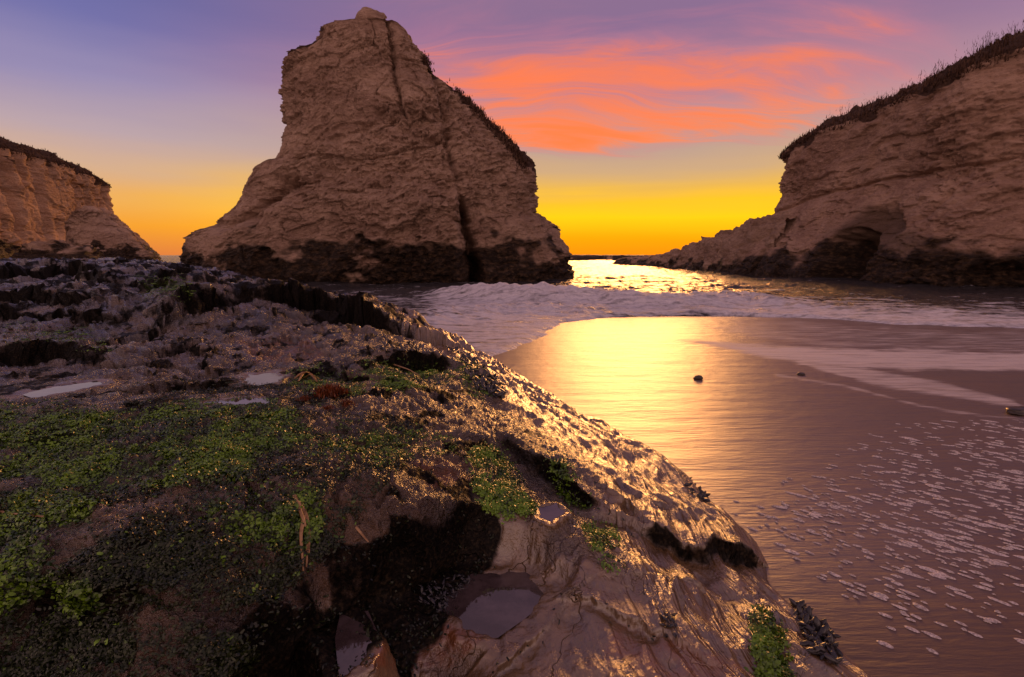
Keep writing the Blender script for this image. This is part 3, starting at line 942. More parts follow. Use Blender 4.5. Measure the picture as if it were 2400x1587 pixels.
# ------------------------------------------------------------------ fractured rock displacement
def rock_disp(x, y, z, s=1.0, amp=1.0, dip=0.2):
    k = 1 / s
    z = z - dip * x
    wxx = fbm3(x * .35 * k, y * .35 * k, z * .35 * k, 3)
    wzz = fbm3(x * .18 * k + 31, y * .18 * k, z * .3 * k, 3)
    big = fbm3(x * .11 * k, y * .11 * k, z * .09 * k, 3) * .6 * s
    crack = np.abs(n3(x * .30 * k + wxx * .5, y * .30 * k, z * .07 * k))
    crack = -np.exp(-(crack / .03) ** 2) * .30 * s * sst(n3(x * .2 * k + 77, y * .2 * k, z * .25 * k), .02, .3)
    bed = n3(x * .12 * k, y * .12 * k, z * .75 * k + wzz * 1.6) * .26 * s
    bed2 = np.abs(n3(x * .25 * k + 5, y * .25 * k, z * 2.1 * k + wzz * 2.5)) * .16 * s
    b1 = blocks(x * .55 * k + wxx * .55, y * .55 * k, z * .8 * k + wzz * 1.2, 1) * .42 * s
    b0 = blocks(x * .09 * k + wxx * .25, y * .09 * k, z * .50 * k + wzz * .9, 7) * .50 * s
    b2 = blocks(x * 1.5 * k + wxx * .9, y * 1.5 * k, z * 2.6 * k + wzz * 2.2, 2) * .30 * s
    b3 = blocks(x * 3.6 * k + wxx * 1.7, y * 3.6 * k, z * 6.0 * k + wzz * 4, 3) * .15 * s
    rough_ = .35 + .95 * sst(n3(x * .10 * k + 3, y * .10 * k, z * .16 * k + 9) + .4 * n3(x * .3 * k, y * .3 * k, z * .5 * k), -.25, .35)
    fin = fbm3(x * 1.3 * k, y * 1.3 * k, z * 1.7 * k, 4, .62) * .24 * s
    return amp * (big + crack + bed + bed2 + b0 + b1 * (.5 + .5 * rough_) + (b2 + b3 + fin) * rough_)


def loft_rock(name, rows, Yc, depth, mat, nf=520, nb=110, nz_=380, boxy=2.6, s=1.0, amp=1.0, zmin=-1.2, feat=None, darkz=3.0, ysil=None, seed=0.0, parent=None, vegf=None, lean=0.0):
    """rows: (v, u_left, u_right) silhouette intervals; depth(f): half depth at height fraction"""
    ysil = ysil or Yc
    rw = sorted(rows, key=lambda r: -r[0])
    zs = np.array([at_y(1200, r[0], ysil)[2] for r in rw])
    xl = np.array([at_y(r[1], r[0], ysil)[0] for r in rw]); xr = np.array([at_y(r[2], r[0], ysil)[0] for r in rw])
    zt = zs.max()
    Z = np.linspace(zmin, zt, nz_)
    l = np.interp(Z, zs, xl); r_ = np.interp(Z, zs, xr)
    th = np.concatenate([np.linspace(math.pi, 2 * math.pi, nf, endpoint=False), np.linspace(0, math.pi, nb, endpoint=False)])
    c, sn_ = np.cos(th), np.sin(th)
    e = 2 / boxy
    cx = np.sign(c) * np.abs(c) ** e; sy = np.sign(sn_) * np.abs(sn_) ** e
    # even the spacing of the front samples in x
    cx[:nf] = np.linspace(-1, 1, nf); sy[:nf] = -(1 - np.abs(cx[:nf]) ** boxy) ** (1 / boxy)
    fr = (Z - zmin) / (zt - zmin)
    dp = np.array([depth(f) for f in fr])
    X = ((l + r_) / 2)[None, :] + ((r_ - l) / 2)[None, :] * cx[:, None]
    Y = Yc + lean * Z[None, :] + dp[None, :] * sy[:, None]
    ZZ = np.repeat(Z[None, :], len(th), 0)
    nx = np.gradient(X, axis=0); ny = np.gradient(Y, axis=0)
    ny2 = -nx.copy(); nx2 = ny.copy()
    # outward
    ln = np.hypot(nx2, ny2) + 1e-9
    nx2 /= ln; ny2 /= ln
    cxm = X - ((l + r_) / 2)[None, :]; cym = Y - (Yc + lean * Z[None, :])
    flip = np.sign((nx2 * cxm + ny2 * cym).mean())
    nx2 *= flip; ny2 *= flip
    D = rock_disp(X + seed, Y + seed * .7, ZZ, s, amp)
    D = D - .10 * s
    D = D * (1 - .6 * sst(fr, .90, .97))[None, :]
    U, Vv = proj(X, Y, ZZ)
    FX = feat(U, Vv, X, Y, ZZ) if feat else 0
    wid = np.clip((r_ - l) / 6.0, .15, 1)[None, :]
    Dd = D * wid + FX
    X2 = X + nx2 * Dd; Y2 = Y + ny2 * Dd
    Z2 = ZZ + fbm3(X * .5 + seed, Y * .5, ZZ * .5, 3) * .25 * s * sst(fr, .05, .2)[None, :]
    dn = fbm3(X * .25 + seed, Y * .25, ZZ * .4, 4, .6)
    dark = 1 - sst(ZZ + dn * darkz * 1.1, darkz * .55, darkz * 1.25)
    veg = vegf(U, Vv, X, Y, ZZ) if vegf else np.zeros_like(ZZ)
    Vt = np.stack([X2, Y2, Z2], -1).reshape(-1, 3)
    F = grid_faces(len(th), nz_, True)
    # close the top with a fan to a centre vertex expressed as degenerate quads
    ci = len(Vt)
    ring = np.arange(len(th)) * nz_ + nz_ - 1
    Vt = np.vstack([Vt, [[X2[:, -1].mean(), Y2[:, -1].mean(), Z2[:, -1].mean() + .1]]])
    F = np.vstack([F])
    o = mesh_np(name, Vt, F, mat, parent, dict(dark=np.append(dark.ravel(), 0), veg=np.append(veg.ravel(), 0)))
    import bmesh
    bm = bmesh.new(); bm.from_mesh(o.data); bm.verts.ensure_lookup_table()
    for a, b in zip(ring, np.roll(ring, -1)):
        try:
            f = bm.faces.new((bm.verts[int(a)], bm.verts[int(b)], bm.verts[ci])); f.smooth = True
        except ValueError:
            pass
    bmesh.ops.recalc_face_normals(bm, faces=bm.faces)
    bm.to_mesh(o.data); bm.free()
    return o, (X2, Y2, Z2)


# ------------------------------------------------------------------ sea stack
STACK_ROWS = [(34, 842, 908), (44, 828, 918), (56, 824, 922), (60, 824, 950), (63, 734, 954), (75, 738, 954), (98, 724, 966), (108, 692, 974), (125, 668, 984), (142, 646, 998), (155, 645, 1010),
              (200, 648, 1060), (250, 652, 1106), (303, 656, 1152), (348, 650, 1194), (380, 640, 1226), (388, 616, 1230), (398, 594, 1233), (412, 582, 1236), (440, 576, 1246), (458, 568, 1238),
              (473, 562, 1235), (490, 548, 1236), (504, 535, 1246), (518, 528, 1272), (530, 530, 1288), (538, 520, 1292), (548, 496, 1296), (562, 484, 1304), (580, 476, 1314), (600, 472, 1320), (640, 474, 1330), (680, 474, 1331), (760, 472, 1332)]


def stack_feat(U, V, X, Y, Z):
    d = np.zeros_like(Z)
    jit = fbm3(X * .5, Y * .5, Z * .5, 4, .65) * 13

    def groove(pts, wpx, depth, grow=None):
        dd, tt, sd, L = polydist(U + jit, V, pts)
        k = np.exp(-(dd / wpx) ** 2)
        g = 1.0 if grow is None else np.interp(tt / L, *grow)
        return -depth * k * g
    front = Y < 54
    d += groove([(914, 40), (918, 75), (922, 120), (932, 190), (945, 250), (952, 275)], 5, .75)
    d += groove([(1005, 150), (1030, 205), (1042, 260), (1048, 320), (1055, 370), (1070, 440), (1082, 500)], 6, .7)
    d += groove([(1080, 470), (1092, 540), (1110, 610), (1122, 690)], 11, 3.6, ([0, .15, 1], [.25, .9, 1.1]))
    d += groove([(690, 430), (640, 470), (600, 505), (545, 530)], 16, 1.3)
    d += groove([(655, 440), (630, 470), (610, 500)], 22, 1.6)
    d += groove([(720, 150), (760, 230), (755, 300)], 14, .35)
    d += groove([(880, 260), (930, 300), (1000, 330), (1045, 340)], 9, .5)
    d += groove([(780, 330), (860, 300), (905, 262)], 9, .4)
    # slab to the right of the fissure stands proud; lower ramp bulges out
    d += .9 * sst(U, 1050, 1075) * sst(V, 200, 330)
    d += 1.3 * polymask(U, V, [(530, 535), (640, 490), (760, 450), (1060, 470), (1080, 660), (440, 680), (440, 560)], 40)
    d += .7 * polymask(U, V, [(930, 70), (990, 140), (1030, 260), (955, 270), (935, 180)], 10)
    return d * np.where(front, 1, 0)


def stack_veg(U, V, X, Y, Z):
    s = polydist(U, V, [(995, 140), (1060, 195), (1150, 295), (1200, 350), (1232, 400)])[0]
    v = np.exp(-(s / 14) ** 2)
    s2 = polydist(U, V, [(640, 140), (690, 108), (730, 90), (745, 64)])[0]
    return np.maximum(v, np.exp(-(s2 / 9) ** 2) * .9)


stack = empty('sea_stack', (-7, 54, 0))
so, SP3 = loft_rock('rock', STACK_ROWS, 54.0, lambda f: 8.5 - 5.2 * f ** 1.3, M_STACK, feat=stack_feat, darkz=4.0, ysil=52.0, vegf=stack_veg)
so.parent = stack
so.location = (7, -54, 0)
tag(stack, 'tall fin-shaped tan sea stack standing in the surf, split by a dark fissure', 'sea stack')

# ------------------------------------------------------------------ cliffs as curtains
def curtain(path, heights, mat, nu=640, nz_=230, ntop=60, apron=lambda z, u: 0, s=1.0, amp=1.0, darkz=4.0, name='rock', feat=None, topw=3.0, toprise=1.8, back=30.0, seed=0.0, zmin=-1.2, bumps=None):
    P = np.array(path, float)
    seg = np.r_[0, np.cumsum(np.linalg.norm(np.diff(P, axis=0), axis=1))]
    uu = np.linspace(0, 1, nu)
    # smooth resample
    t = uu * seg[-1]
    bx = np.interp(t, seg, P[:, 0]); by = np.interp(t, seg, P[:, 1]); H = np.interp(t, seg, heights)
    k = max(3, nu // 40)
    ker = np.hanning(k * 2 + 1); ker /= ker.sum()
    sm = lambda a: np.convolve(np.pad(a, k, mode='edge'), ker, 'valid')
    bx, by = sm(bx), sm(by)
    tx = np.gradient(bx); ty = np.gradient(by); ln = np.hypot(tx, ty)
    ox, oy = -ty / ln, tx / ln                       # left of travel = outwards
    fz = np.linspace(0, 1, nz_)
    Z = zmin + (H[:, None] - zmin) * fz[None, :]
    off = np.array([[apron(z, u) for z in Z[i]] for i, u in enumerate(uu)]) if False else apron(Z, uu[:, None])
    X = bx[:, None] + ox[:, None] * off; Y = by[:, None] + oy[:, None] * off
    D = rock_disp(X + seed, Y - seed, Z, s, amp)
    U, V = proj(X, np.maximum(Y, 2), Z)
    if feat:
        D = D + feat(U, V, X, Y, Z)
    X = X + ox[:, None] * D; Y = Y + oy[:, None] * D
    dn = fbm3(X * .14 / s, Y * .14 / s, Z * .2 / s, 4, .6)
    dark = 1 - sst(Z + dn * darkz * 1.1, darkz * .6, darkz * 1.3)
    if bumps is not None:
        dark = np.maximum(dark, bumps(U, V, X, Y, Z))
    veg = np.zeros_like(Z)
    # top: scrub slope then plateau, going inland
    g = np.linspace(0, 1, ntop + 1)[1:]
    inl = back * g ** 2.2
    rise = toprise * (1 - np.exp(-inl / topw)) + inl * .03
    ex = X[:, -1:] - ox[:, None] * inl; ey = Y[:, -1:] - oy[:, None] * inl
    ez = Z[:, -1:] + rise[None, :] + fbm2(ex * .5, ey * .5, 4, .6) * .6 * s * sst(inl, 0, 2)[None, :]
    Xa = np.hstack([X, ex]); Ya = np.hstack([Y, ey]); Za = np.hstack([Z, ez])
    wob = fbm2(np.repeat(t[:, None], nz_, 1) * .16, Z * .3 + seed, 4, .6)
    veg = sst(Z - H[:, None] + wob * 2.2 * s, -.7 * s, .5 * s) * .9
    veg = np.hstack([veg, np.ones_like(ez)])
    dark = np.hstack([dark, np.zeros_like(ez)])
    o = mesh_np(name, np.stack([Xa, Ya, Za], -1).reshape(-1, 3), grid_faces(nu, nz_ + ntop), mat, None, dict(dark=dark, veg=veg))
    return o, (Xa, Ya, Za, nz_)


def blades(name, pts, nrm_up, length, width, mat, parent, lean=.35, segs=2, tint=None, hang=0.0):
    """many thin curved blades in one mesh; pts (n,3)"""
    n = len(pts)
    az = RNG.uniform(0, 2 * np.pi, n)
    L = length * RNG.uniform(.5, 1.3, n); W = width * RNG.uniform(.6, 1.3, n)
    ln = RNG.uniform(0, lean, n)
    dirx, diry = np.cos(az), np.sin(az)
    px_, py_ = -diry, dirx
    Vs = []
    for k in range(segs + 1):
        f = k / segs
        cx = pts[:, 0] + dirx * ln * L * f ** 1.6; cy = pts[:, 1] + diry * ln * L * f ** 1.6
        cz_ = pts[:, 2] + L * f * np.sqrt(np.maximum(1 - ln ** 2, .05)) - .05 * L
        ww = W * (1 - .75 * f) * .5
        Vs.append(np.stack([cx - px_ * ww, cy - py_ * ww, cz_], -1)); Vs.append(np.stack([cx + px_ * ww, cy + py_ * ww, cz_], -1))
    Vt = np.stack(Vs, 1).reshape(-1, 3)
    b = (np.arange(n) * (2 * (segs + 1)))[:, None]
    F = np.concatenate([b + np.array([[2 * k, 2 * k + 1, 2 * k + 3, 2 * k + 2]]) for k in range(segs)], 0)
    ti = np.repeat(RNG.uniform(0, 1, n) if tint is None else tint, 2 * (segs + 1))
    o = mesh_np(name, Vt, F, mat, parent, dict(tint=ti), smooth=False)
    tag(o, kind='stuff')
    return o


# right cliff
B = [at_z(u, v, 0)[:2] for u, v in [(2400, 683), (2250, 679), (2100, 673), (1970, 664), (1860, 656), (1775, 650), (1712, 646)]]
rc_path = [(110, -8), (84, 8), (60, 24)] + [tuple(b) for b in B] + [(B[-1][0] + 1.5, B[-1][1] + 3.5), (B[-1][0] + 9, B[-1][1] + 8), (B[-1][0] + 30, B[-1][1] + 14)]
rc_h = [19, 19, 18.8, 18.2, 17.8, 17.3, 16.9, 16.5, 15.9, 14.6, 14.6, 15.6, 17]


def rc_apron(z, u):
    return -4.2 * sst(z, 0.0, 8.6) - .9 * sst(z, 7.5, 9.5) + 0 * u


def rc_feat(U, V, X, Y, Z):
    d = np.zeros_like(Z)
    jit = fbm3(X * .3, Y * .3, Z * .3, 3) * 12
    c = polymask(U + jit, V + jit, [(1925, 600), (1960, 570), (2010, 555), (2030, 590), (2000, 640), (1960, 690), (1915, 690)], 22)
    d -= 4.5 * c
    c = polymask(U + jit, V + jit, [(2080, 480), (2050, 500), (2010, 555), (2060, 560), (2100, 520)], 25)
    d -= 1.2 * c
    c = polymask(U + jit, V + jit, [(2260, 640), (2330, 620), (2420, 640), (2420, 700), (2260, 700)], 25)
    d -= 1.5 * c
    l = polydist(U, V + jit * .4, [(1800, 505), (1950, 450), (2100, 415), (2250, 392), (2420, 368)])[0]
    d -= .55 * np.exp(-(l / 4) ** 2)
    return d


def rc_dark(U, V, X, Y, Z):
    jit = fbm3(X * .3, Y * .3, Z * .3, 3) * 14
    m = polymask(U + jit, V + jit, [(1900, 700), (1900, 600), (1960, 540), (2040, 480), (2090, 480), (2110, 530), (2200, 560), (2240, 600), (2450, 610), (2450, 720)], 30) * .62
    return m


rc = empty('cliff', (40, 45, 0))
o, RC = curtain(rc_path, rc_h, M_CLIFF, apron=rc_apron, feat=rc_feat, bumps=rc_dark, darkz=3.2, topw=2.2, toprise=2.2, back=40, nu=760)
o.parent = rc; o.location = (-40, -45, 0)
tag(rc, 'high tan cliff on the right with dry scrub along its sloping top', 'cliff')
Xa, Ya, Za, nzc = RC
# scrub on the brow
ii = RNG.integers(0, Xa.shape[0], 26000); jj = RNG.integers(nzc - 8, nzc + 42, 26000)
pts = np.stack([Xa[ii, jj], Ya[ii, jj], Za[ii, jj]], -1) + RNG.normal(0, .12, (26000, 3)) * [1, 1, .2]
o = blades('scrub', pts, None, .38, .11, M_SCRUB, rc, .95); o.location = (-40, -45, 0)
# taller dead stalks standing along the crest
ii = RNG.integers(0, Xa.shape[0], 1500); jj = RNG.integers(nzc + 12, nzc + 40, 1500)
pts = np.stack([Xa[ii, jj], Ya[ii, jj], Za[ii, jj]], -1)
keep = (n2(pts[:, 0] * .35, pts[:, 1] * .35) > -.1) & (Ya[ii, jj] < 62)
pts = pts[keep]
stem_n = len(pts)
o = blades('dead_stalks', pts, None, 1.1, .04, M_SCRUB, rc, .22, 3, RNG.uniform(0, .35, stem_n)); o.location = (-40, -45, 0)
# twig heads on the stalks
tw = np.repeat(pts, 5, 0) + RNG.normal(0, 1, (stem_n * 5, 3)) * [.10, .10, .22] + [0, 0, .75]
o = blades('twigs', tw, None, .32, .03, M_SCRUB, rc, .9, 1, RNG.uniform(0, .3, stem_n * 5)); o.location = (-40, -45, 0)


# low shelf running out to sea from the right cliff
def ridge(name, pts, mat, nu=420, nv=170, s=.8, darkz=1.6, seed=0.0, amp=1.0, power=2.4):
    """pts: (x, y, crest height, half width)"""
    P = np.array(pts, float)
    seg = np.r_[0, np.cumsum(np.linalg.norm(np.diff(P[:, :2], axis=0), axis=1))]
    t = np.linspace(0, seg[-1], nu)
    cx, cy, ch, hw = [np.interp(t, seg, P[:, k]) for k in range(4)]
    tx, ty = np.gradient(cx), np.gradient(cy); ln = np.hypot(tx, ty) + 1e-9
    ox, oy = -ty / ln, tx / ln
    v = np.linspace(-1, 1, nv)
    v = np.sign(v) * np.abs(v) ** .8
    X = cx[:, None] + ox[:, None] * hw[:, None] * v; Y = cy[:, None] + oy[:, None] * hw[:, None] * v
    shp = (1 - np.abs(v) ** power)[None, :]
    Z = (ch[:, None] + 1.5) * shp - 1.5
    nzv = (fbm3(X * .35 / s, Y * .35 / s, Z * .6 + seed, 5, .58) * .8 + blocks(X * .5 / s, Y * .5 / s, Z * .9, 5) * .45) * s * amp
    gain = np.clip(ch / 3, .25, 1.2)[:, None]
    Z = Z + nzv * gain * (shp ** .5)
    X = X + ox[:, None] * np.sign(v) * nzv * .6 * gain; Y = Y + oy[:, None] * np.sign(v) * nzv * .6 * gain
    X = X + fbm3(X * .6, Y * .6, Z * 1.6, 3) * .4 * s; Y = Y + fbm3(X * .6 + 9, Y * .6, Z * 1.6, 3) * .4 * s
    dn = fbm3(X * .25, Y * .25, Z * .4, 4, .6)
    dark = 1 - sst(Z + dn * darkz, darkz * .6, darkz * 1.3)
    return mesh_np(name, np.stack([X, Y, Z], -1).reshape(-1, 3), grid_faces(nu, nv), mat, None, dict(dark=dark, veg=np.zeros_like(Z)))


def on(u, Y):
    return ((u - 1200) / 1200.0) * (Y * CP + .6) , Y


sh = [(*on(1880, 62), 8.0, 6.5), (*on(1810, 66), 7.6, 6.0), (*on(1760, 70), 6.9, 5.5), (*on(1722, 75), 6.0, 5.0), (*on(1700, 78), 6.1, 4.5), (*on(1672, 82), 5.4, 4.5), (*on(1640, 88), 4.7, 4.5),
      (*on(1605, 96), 3.6, 4.5), (*on(1560, 108), 2.6, 4.5), (*on(1510, 122), 2.15, 4.5), (*on(1465, 136), 1.9, 4.5), (*on(1448, 142), .6, 3)]
o = ridge('rock_shelf', sh, M_STACK, darkz=1.8)
tag(o, 'low brown rock shelf tapering out to sea from the right cliff', 'rock shelf')

# far flat reef on the horizon
fr_ = [(*on(1250, 245), 2.55, 9), (*on(1340, 240), 2.66, 9), (*on(1400, 238), 2.62, 9), (*on(1470, 235), 2.62, 9), (*on(1560, 232), 2.5, 9)]
o = ridge('reef', fr_, M_STACK, nu=200, nv=60, s=1.0, darkz=4.0, seed=3, amp=.35, power=5)
tag(o, 'flat dark reef on the horizon below the yellow glow', 'reef')

# left cliff
def lx(u, Y):
    return ((u - 1200) / 1200.0) * Y


lc_path = [(-190, 202), (-160, 196), (-140, 188), (-132.5, 180), (-129, 170), (-126, 158), (-123, 145), (-119, 130), (-114, 114), (-110, 98), (-108, 80)]
lc_h = [25, 25, 25, 26, 27, 28, 28.5, 28.5, 28, 28, 28]


def lc_apron(z, u):
    return -3.0 * sst(z, -1, 9) - 1.0 * sst(z, 8, 24) + 0 * u


def lc_feat(U, V, X, Y, Z):
    # vertical gullies
    t = Y * .16 + X * .05
    return -2.4 * np.exp(-(np.abs(n3(t * 1.3, Z * .012, Z * .02 + 3)) / .13) ** 2) * sst(Z, 3, 10)


lc = empty('cliff', (-118, 130, 0))
# path must keep the sea on its left
o, LC = curtain(lc_path, lc_h, M_FAR, nu=560, nz_=190, apron=lc_apron, feat=lc_feat, s=1.7, darkz=4.0, topw=5.0, toprise=5.0, back=70, seed=50)
o.parent = lc; o.location = (118, -130, 0)
tag(lc, 'distant tan cliff on the left glowing warm under a dark scrub cap', 'cliff')
Xa, Ya, Za, nzc = LC
ii = RNG.integers(0, Xa.shape[0], 16000); jj = RNG.integers(nzc - 6, nzc + 45, 16000)
pts = np.stack([Xa[ii, jj], Ya[ii, jj], Za[ii, jj]], -1) + RNG.normal(0, .2, (16000, 3)) * [1, 1, .2]
o = blades('scrub', pts, None, .5, .3, M_SCRUB, lc, .95); o.location = (118, -130, 0)

blk_rows = [(482, 188, 200), (492, 172, 222), (505, 148, 232), (520, 140, 252), (545, 140, 290), (565, 140, 305), (590, 130, 330), (625, 120, 350), (660, 120, 355)]
o, _ = loft_rock('rock_buttress', blk_rows, 112.0, lambda f: 9 - 6 * f, M_STACK, nf=220, nb=60, nz_=150, boxy=2.0, s=1.2, darkz=4.5, ysil=109.0, seed=21)
tag(o, 'jagged dark rock buttress leaning against the foot of the left cliff', 'rock')
bs = [(*on(40, 98), 2.2, 5), (*on(110, 98), 5.2, 6), (*on(180, 100), 4.6, 6), (*on(250, 108), 3.4, 5.5), (*on(320, 122), 2.6, 5), (*on(362, 132), 1.6, 4), (*on(382, 136), .4, 2.5)]
o = ridge('shore_rock', bs, M_STACK, nu=320, nv=120, s=1.0, darkz=4.5, seed=8, power=2.0)
tag(o, 'low wet shore rock at the foot of the left cliff, gleaming gold', 'rock')

# scrub on the stack's right shoulder
SX3, SY3, SZ3 = SP3
su, sv_ = proj(SX3, SY3, SZ3)
dd = polydist(su, sv_, [(998, 142), (1060, 195), (1150, 295), (1200, 350), (1228, 390)])[0]
d2 = polydist(su, sv_, [(640, 142), (690, 108), (735, 88), (745, 66)])[0]
idx = np.argwhere(dd < 9)
if len(idx):
    pk = idx[RNG.integers(0, len(idx), 5000)]
    pts = np.stack([SX3[pk[:, 0], pk[:, 1]], SY3[pk[:, 0], pk[:, 1]], SZ3[pk[:, 0], pk[:, 1]]], -1) + RNG.normal(0, .15, (5000, 3))
    o = blades('scrub', pts, None, .26, .10, M_SCRUB, stack, .95); o.location = (7, -54, 0)

# ------------------------------------------------------------------ tide pools
for wp, z, size, lab in pool_geo:
    c = np.mean(wp, 0)
    n = 40
    ang = np.linspace(0, 2 * np.pi, n, endpoint=False)
    # closed outline resampled and grown a little so that the rock cuts its edge
    ring = []
    P = np.array(wp + [wp[0]]); seg = np.r_[0, np.cumsum(np.linalg.norm(np.diff(P, axis=0), axis=1))]
    t = np.linspace(0, seg[-1], n, endpoint=False)
    rx = np.interp(t, seg, P[:, 0]); ry = np.interp(t, seg, P[:, 1])
    rx = c[0] + (rx - c[0]) * 1.12; ry = c[1] + (ry - c[1]) * 1.12
    Vt = np.vstack([np.stack([rx, ry, np.full(n, z)], -1), [[c[0], c[1], z]]])
    F = np.array([[i, (i + 1) % n, n] for i in range(n)])
    o = mesh_np('tide_pool', Vt, F, M_POOL)
    if o.data.polygons[0].normal.z < 0:
        o.data.flip_normals()
    tag(o, lab, 'tide pool')


# ------------------------------------------------------------------ algae
def leaves(name, dens, count, size, wid, mat, label, cat, tint_bias=None, lift=.25):
    wgt = dens * (1 / np.maximum(np.hypot(GX, GY), .9))          # grid cells grow with distance
    cell = np.hypot(GX, GY) ** 1.0
    p = (dens * cell ** .6).ravel(); p = np.where((GY.ravel() > .2), p, 0); p = p / p.sum()
    k = RNG.choice(p.size, count, p=p)
    pts = V[k].astype(float) + RNG.normal(0, .012, (count, 3)) * [1, 1, .15]
    nr = NRM.reshape(-1, 3)[k]
    sc = RNG.uniform(.55, 1.4, count) * size
    az = RNG.uniform(0, 2 * np.pi, count)
    # tangent frame
    t1 = np.stack([np.cos(az), np.sin(az), np.zeros(count)], -1)
    t1 = t1 - nr * (t1 * nr).sum(1, keepdims=True); t1 /= np.linalg.norm(t1, axis=1, keepdims=True)
    t2 = np.cross(nr, t1)
    up = RNG.uniform(.05, lift * 2, count)
    curl = RNG.uniform(-.6, .8, count)
    rows = []
    for q_ in range(4):
        f = q_ / 3
        cen = pts + t1 * (sc * (f - .2))[:, None] + nr * (sc * (up * math.sin(f * 2.4) + curl * .12 * f) + .003)[:, None]
        ww = sc * wid * (.45 + .9 * math.sin(math.pi * min(.95, .12 + f * .85))) * .5
        tw_ = RNG.normal(0, .5, count)
        sd = t2 + nr * tw_[:, None]
        rows += [cen - sd * ww[:, None], cen + sd * ww[:, None]]
    Vt = np.stack(rows, 1).reshape(-1, 3)
    b = (np.arange(count) * 8)[:, None]
    F = np.concatenate([b + np.array([[2 * q_, 2 * q_ + 1, 2 * q_ + 3, 2 * q_ + 2]]) for q_ in range(3)], 0)
    tn = np.clip(RNG.beta(1.6, 1.8, count) + (0 if tint_bias is None else tint_bias.ravel()[k]), 0, 1)
    o = mesh_np(name, Vt, F, mat, None, dict(tint=np.repeat(tn, 8)))
    tag(o, label, cat, kind='stuff')
    return o


clump = sst(nz + nzf * .5, -.25, .35)
brk = sst(fbm2(GX * 3.1, GY * 3.1, 4, .6), -.12, .25)
leaves('sea_lettuce', GREEN * (.30 + .70 * clump) * (.15 + .85 * brk) + .012 * np.clip(TURF, 0, 1) * brk, 130000, .021, .42, M_GREEN, 'bright green sea lettuce matted over the near rock', 'seaweed', (nz * .7 + nzf * .5), .28)
leaves('dark_algae', np.clip(TURF, 0, 1.1) * (.15 + .85 * clump) * (.3 + .7 * brk), 70000, .021, .26, M_TURF, 'dark glossy turf of algae covering the near slab', 'seaweed')
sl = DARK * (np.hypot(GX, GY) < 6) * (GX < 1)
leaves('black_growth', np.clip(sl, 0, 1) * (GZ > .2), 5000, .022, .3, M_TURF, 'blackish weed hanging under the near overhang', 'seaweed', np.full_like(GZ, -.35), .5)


# ------------------------------------------------------------------ small individuals
def rock_mesh(name, mat, sub=(14, 10), seed=0, flat=.55, rough=.18):
    n, m = sub
    th = np.linspace(0, 2 * np.pi, n, endpoint=False); ph = np.linspace(-np.pi / 2, np.pi / 2, m)
    X = np.cos(th)[:, None] * np.cos(ph)[None]; Y = np.sin(th)[:, None] * np.cos(ph)[None]; Z = np.repeat(np.sin(ph)[None], n, 0)
    d = 1 + rough * fbm3(X * 1.3 + seed, Y * 1.3, Z * 1.3, 3) * 1.6
    Vt = np.stack([X * d, Y * d, Z * d * flat], -1).reshape(-1, 3)
    me = mesh_np(name, Vt, grid_faces(n, m, True), mat)
    return me


for (u, v, sx_, sy_, sz_, lab) in [(1636, 889, .095, .07, .055, 'small dark stone alone on the golden wet sand'),
                                    (1877, 879, .085, .06, .032, 'flat dark stone on the brown sand beside the foam band'),
                                    (2392, 973, .22, .14, .075, 'dark stone at the right edge of the picture among foam flecks')]:
    p = at_z(u, v, .06)
    o = rock_mesh('stone', M_STONE, (28, 18), seed=u * .01)
    o.location = (p[0], p[1], float(beach_z(p[0], p[1])) + sz_ * .55)
    o.scale = (sx_, sy_, sz_ / .55)
    tag(o, lab, 'stone', 'stones on the sand')


def mussel_mesh():
    n, m = 8, 7
    th = np.linspace(0, 2 * np.pi, n, endpoint=False); f = np.linspace(0, 1, m)
    prof_ = np.sin(np.pi * np.clip(f, .02, .98)) ** .7 * (.35 + .65 * f)
    X = np.repeat((f - .4)[None], n, 0) * 2.2
    Y = np.cos(th)[:, None] * prof_[None] * .62; Z = np.sin(th)[:, None] * prof_[None] * .42
    o = mesh_np('mussel', np.stack([X, Y, Z], -1).reshape(-1, 3), grid_faces(n, m, True), M_MUSSEL)
    me = o.data
    bpy.data.objects.remove(o)
    return me


MUS = mussel_mesh()
CLUSTERS = [
    ([(1075, 835), (1120, 850), (1180, 905), (1180, 935), (1130, 930), (1100, 890)], 170, .060, 'heap of black mussels on the ledge crest beside green moss'),
    ([(1595, 1120), (1620, 1130), (1668, 1175), (1655, 1185), (1610, 1150)], 34, .040, 'row of dark mussels on the ledge rim by the wet sand'),
    ([(1855, 1395), (1900, 1400), (1945, 1470), (1960, 1560), (1900, 1530), (1865, 1450)], 170, .040, 'large mussel bed on the outer rim at lower right'),
    ([(985, 1375), (1060, 1350), (1130, 1360), (1080, 1400), (1030, 1440), (990, 1420)], 130, .024, 'cluster of black mussels beside the broad violet pool'),
    ([(860, 815), (960, 800), (1000, 812), (950, 832), (870, 838)], 60, .05, 'scatter of mussels at the foot of the big dark ledge'),
    ([(1050, 812), (1090, 818), (1080, 830), (1040, 826)], 30, .045, 'small knot of mussels on the ledge top above the swash'),
    ([(1550, 1440), (1580, 1430), (1590, 1500), (1560, 1500)], 24, .018, 'few mussels in the crack of the right shelf'),
    ([(1830, 1330), (1860, 1345), (1880, 1375), (1850, 1365)], 16, .022, 'short line of mussels on the rim above the large bed'),
]
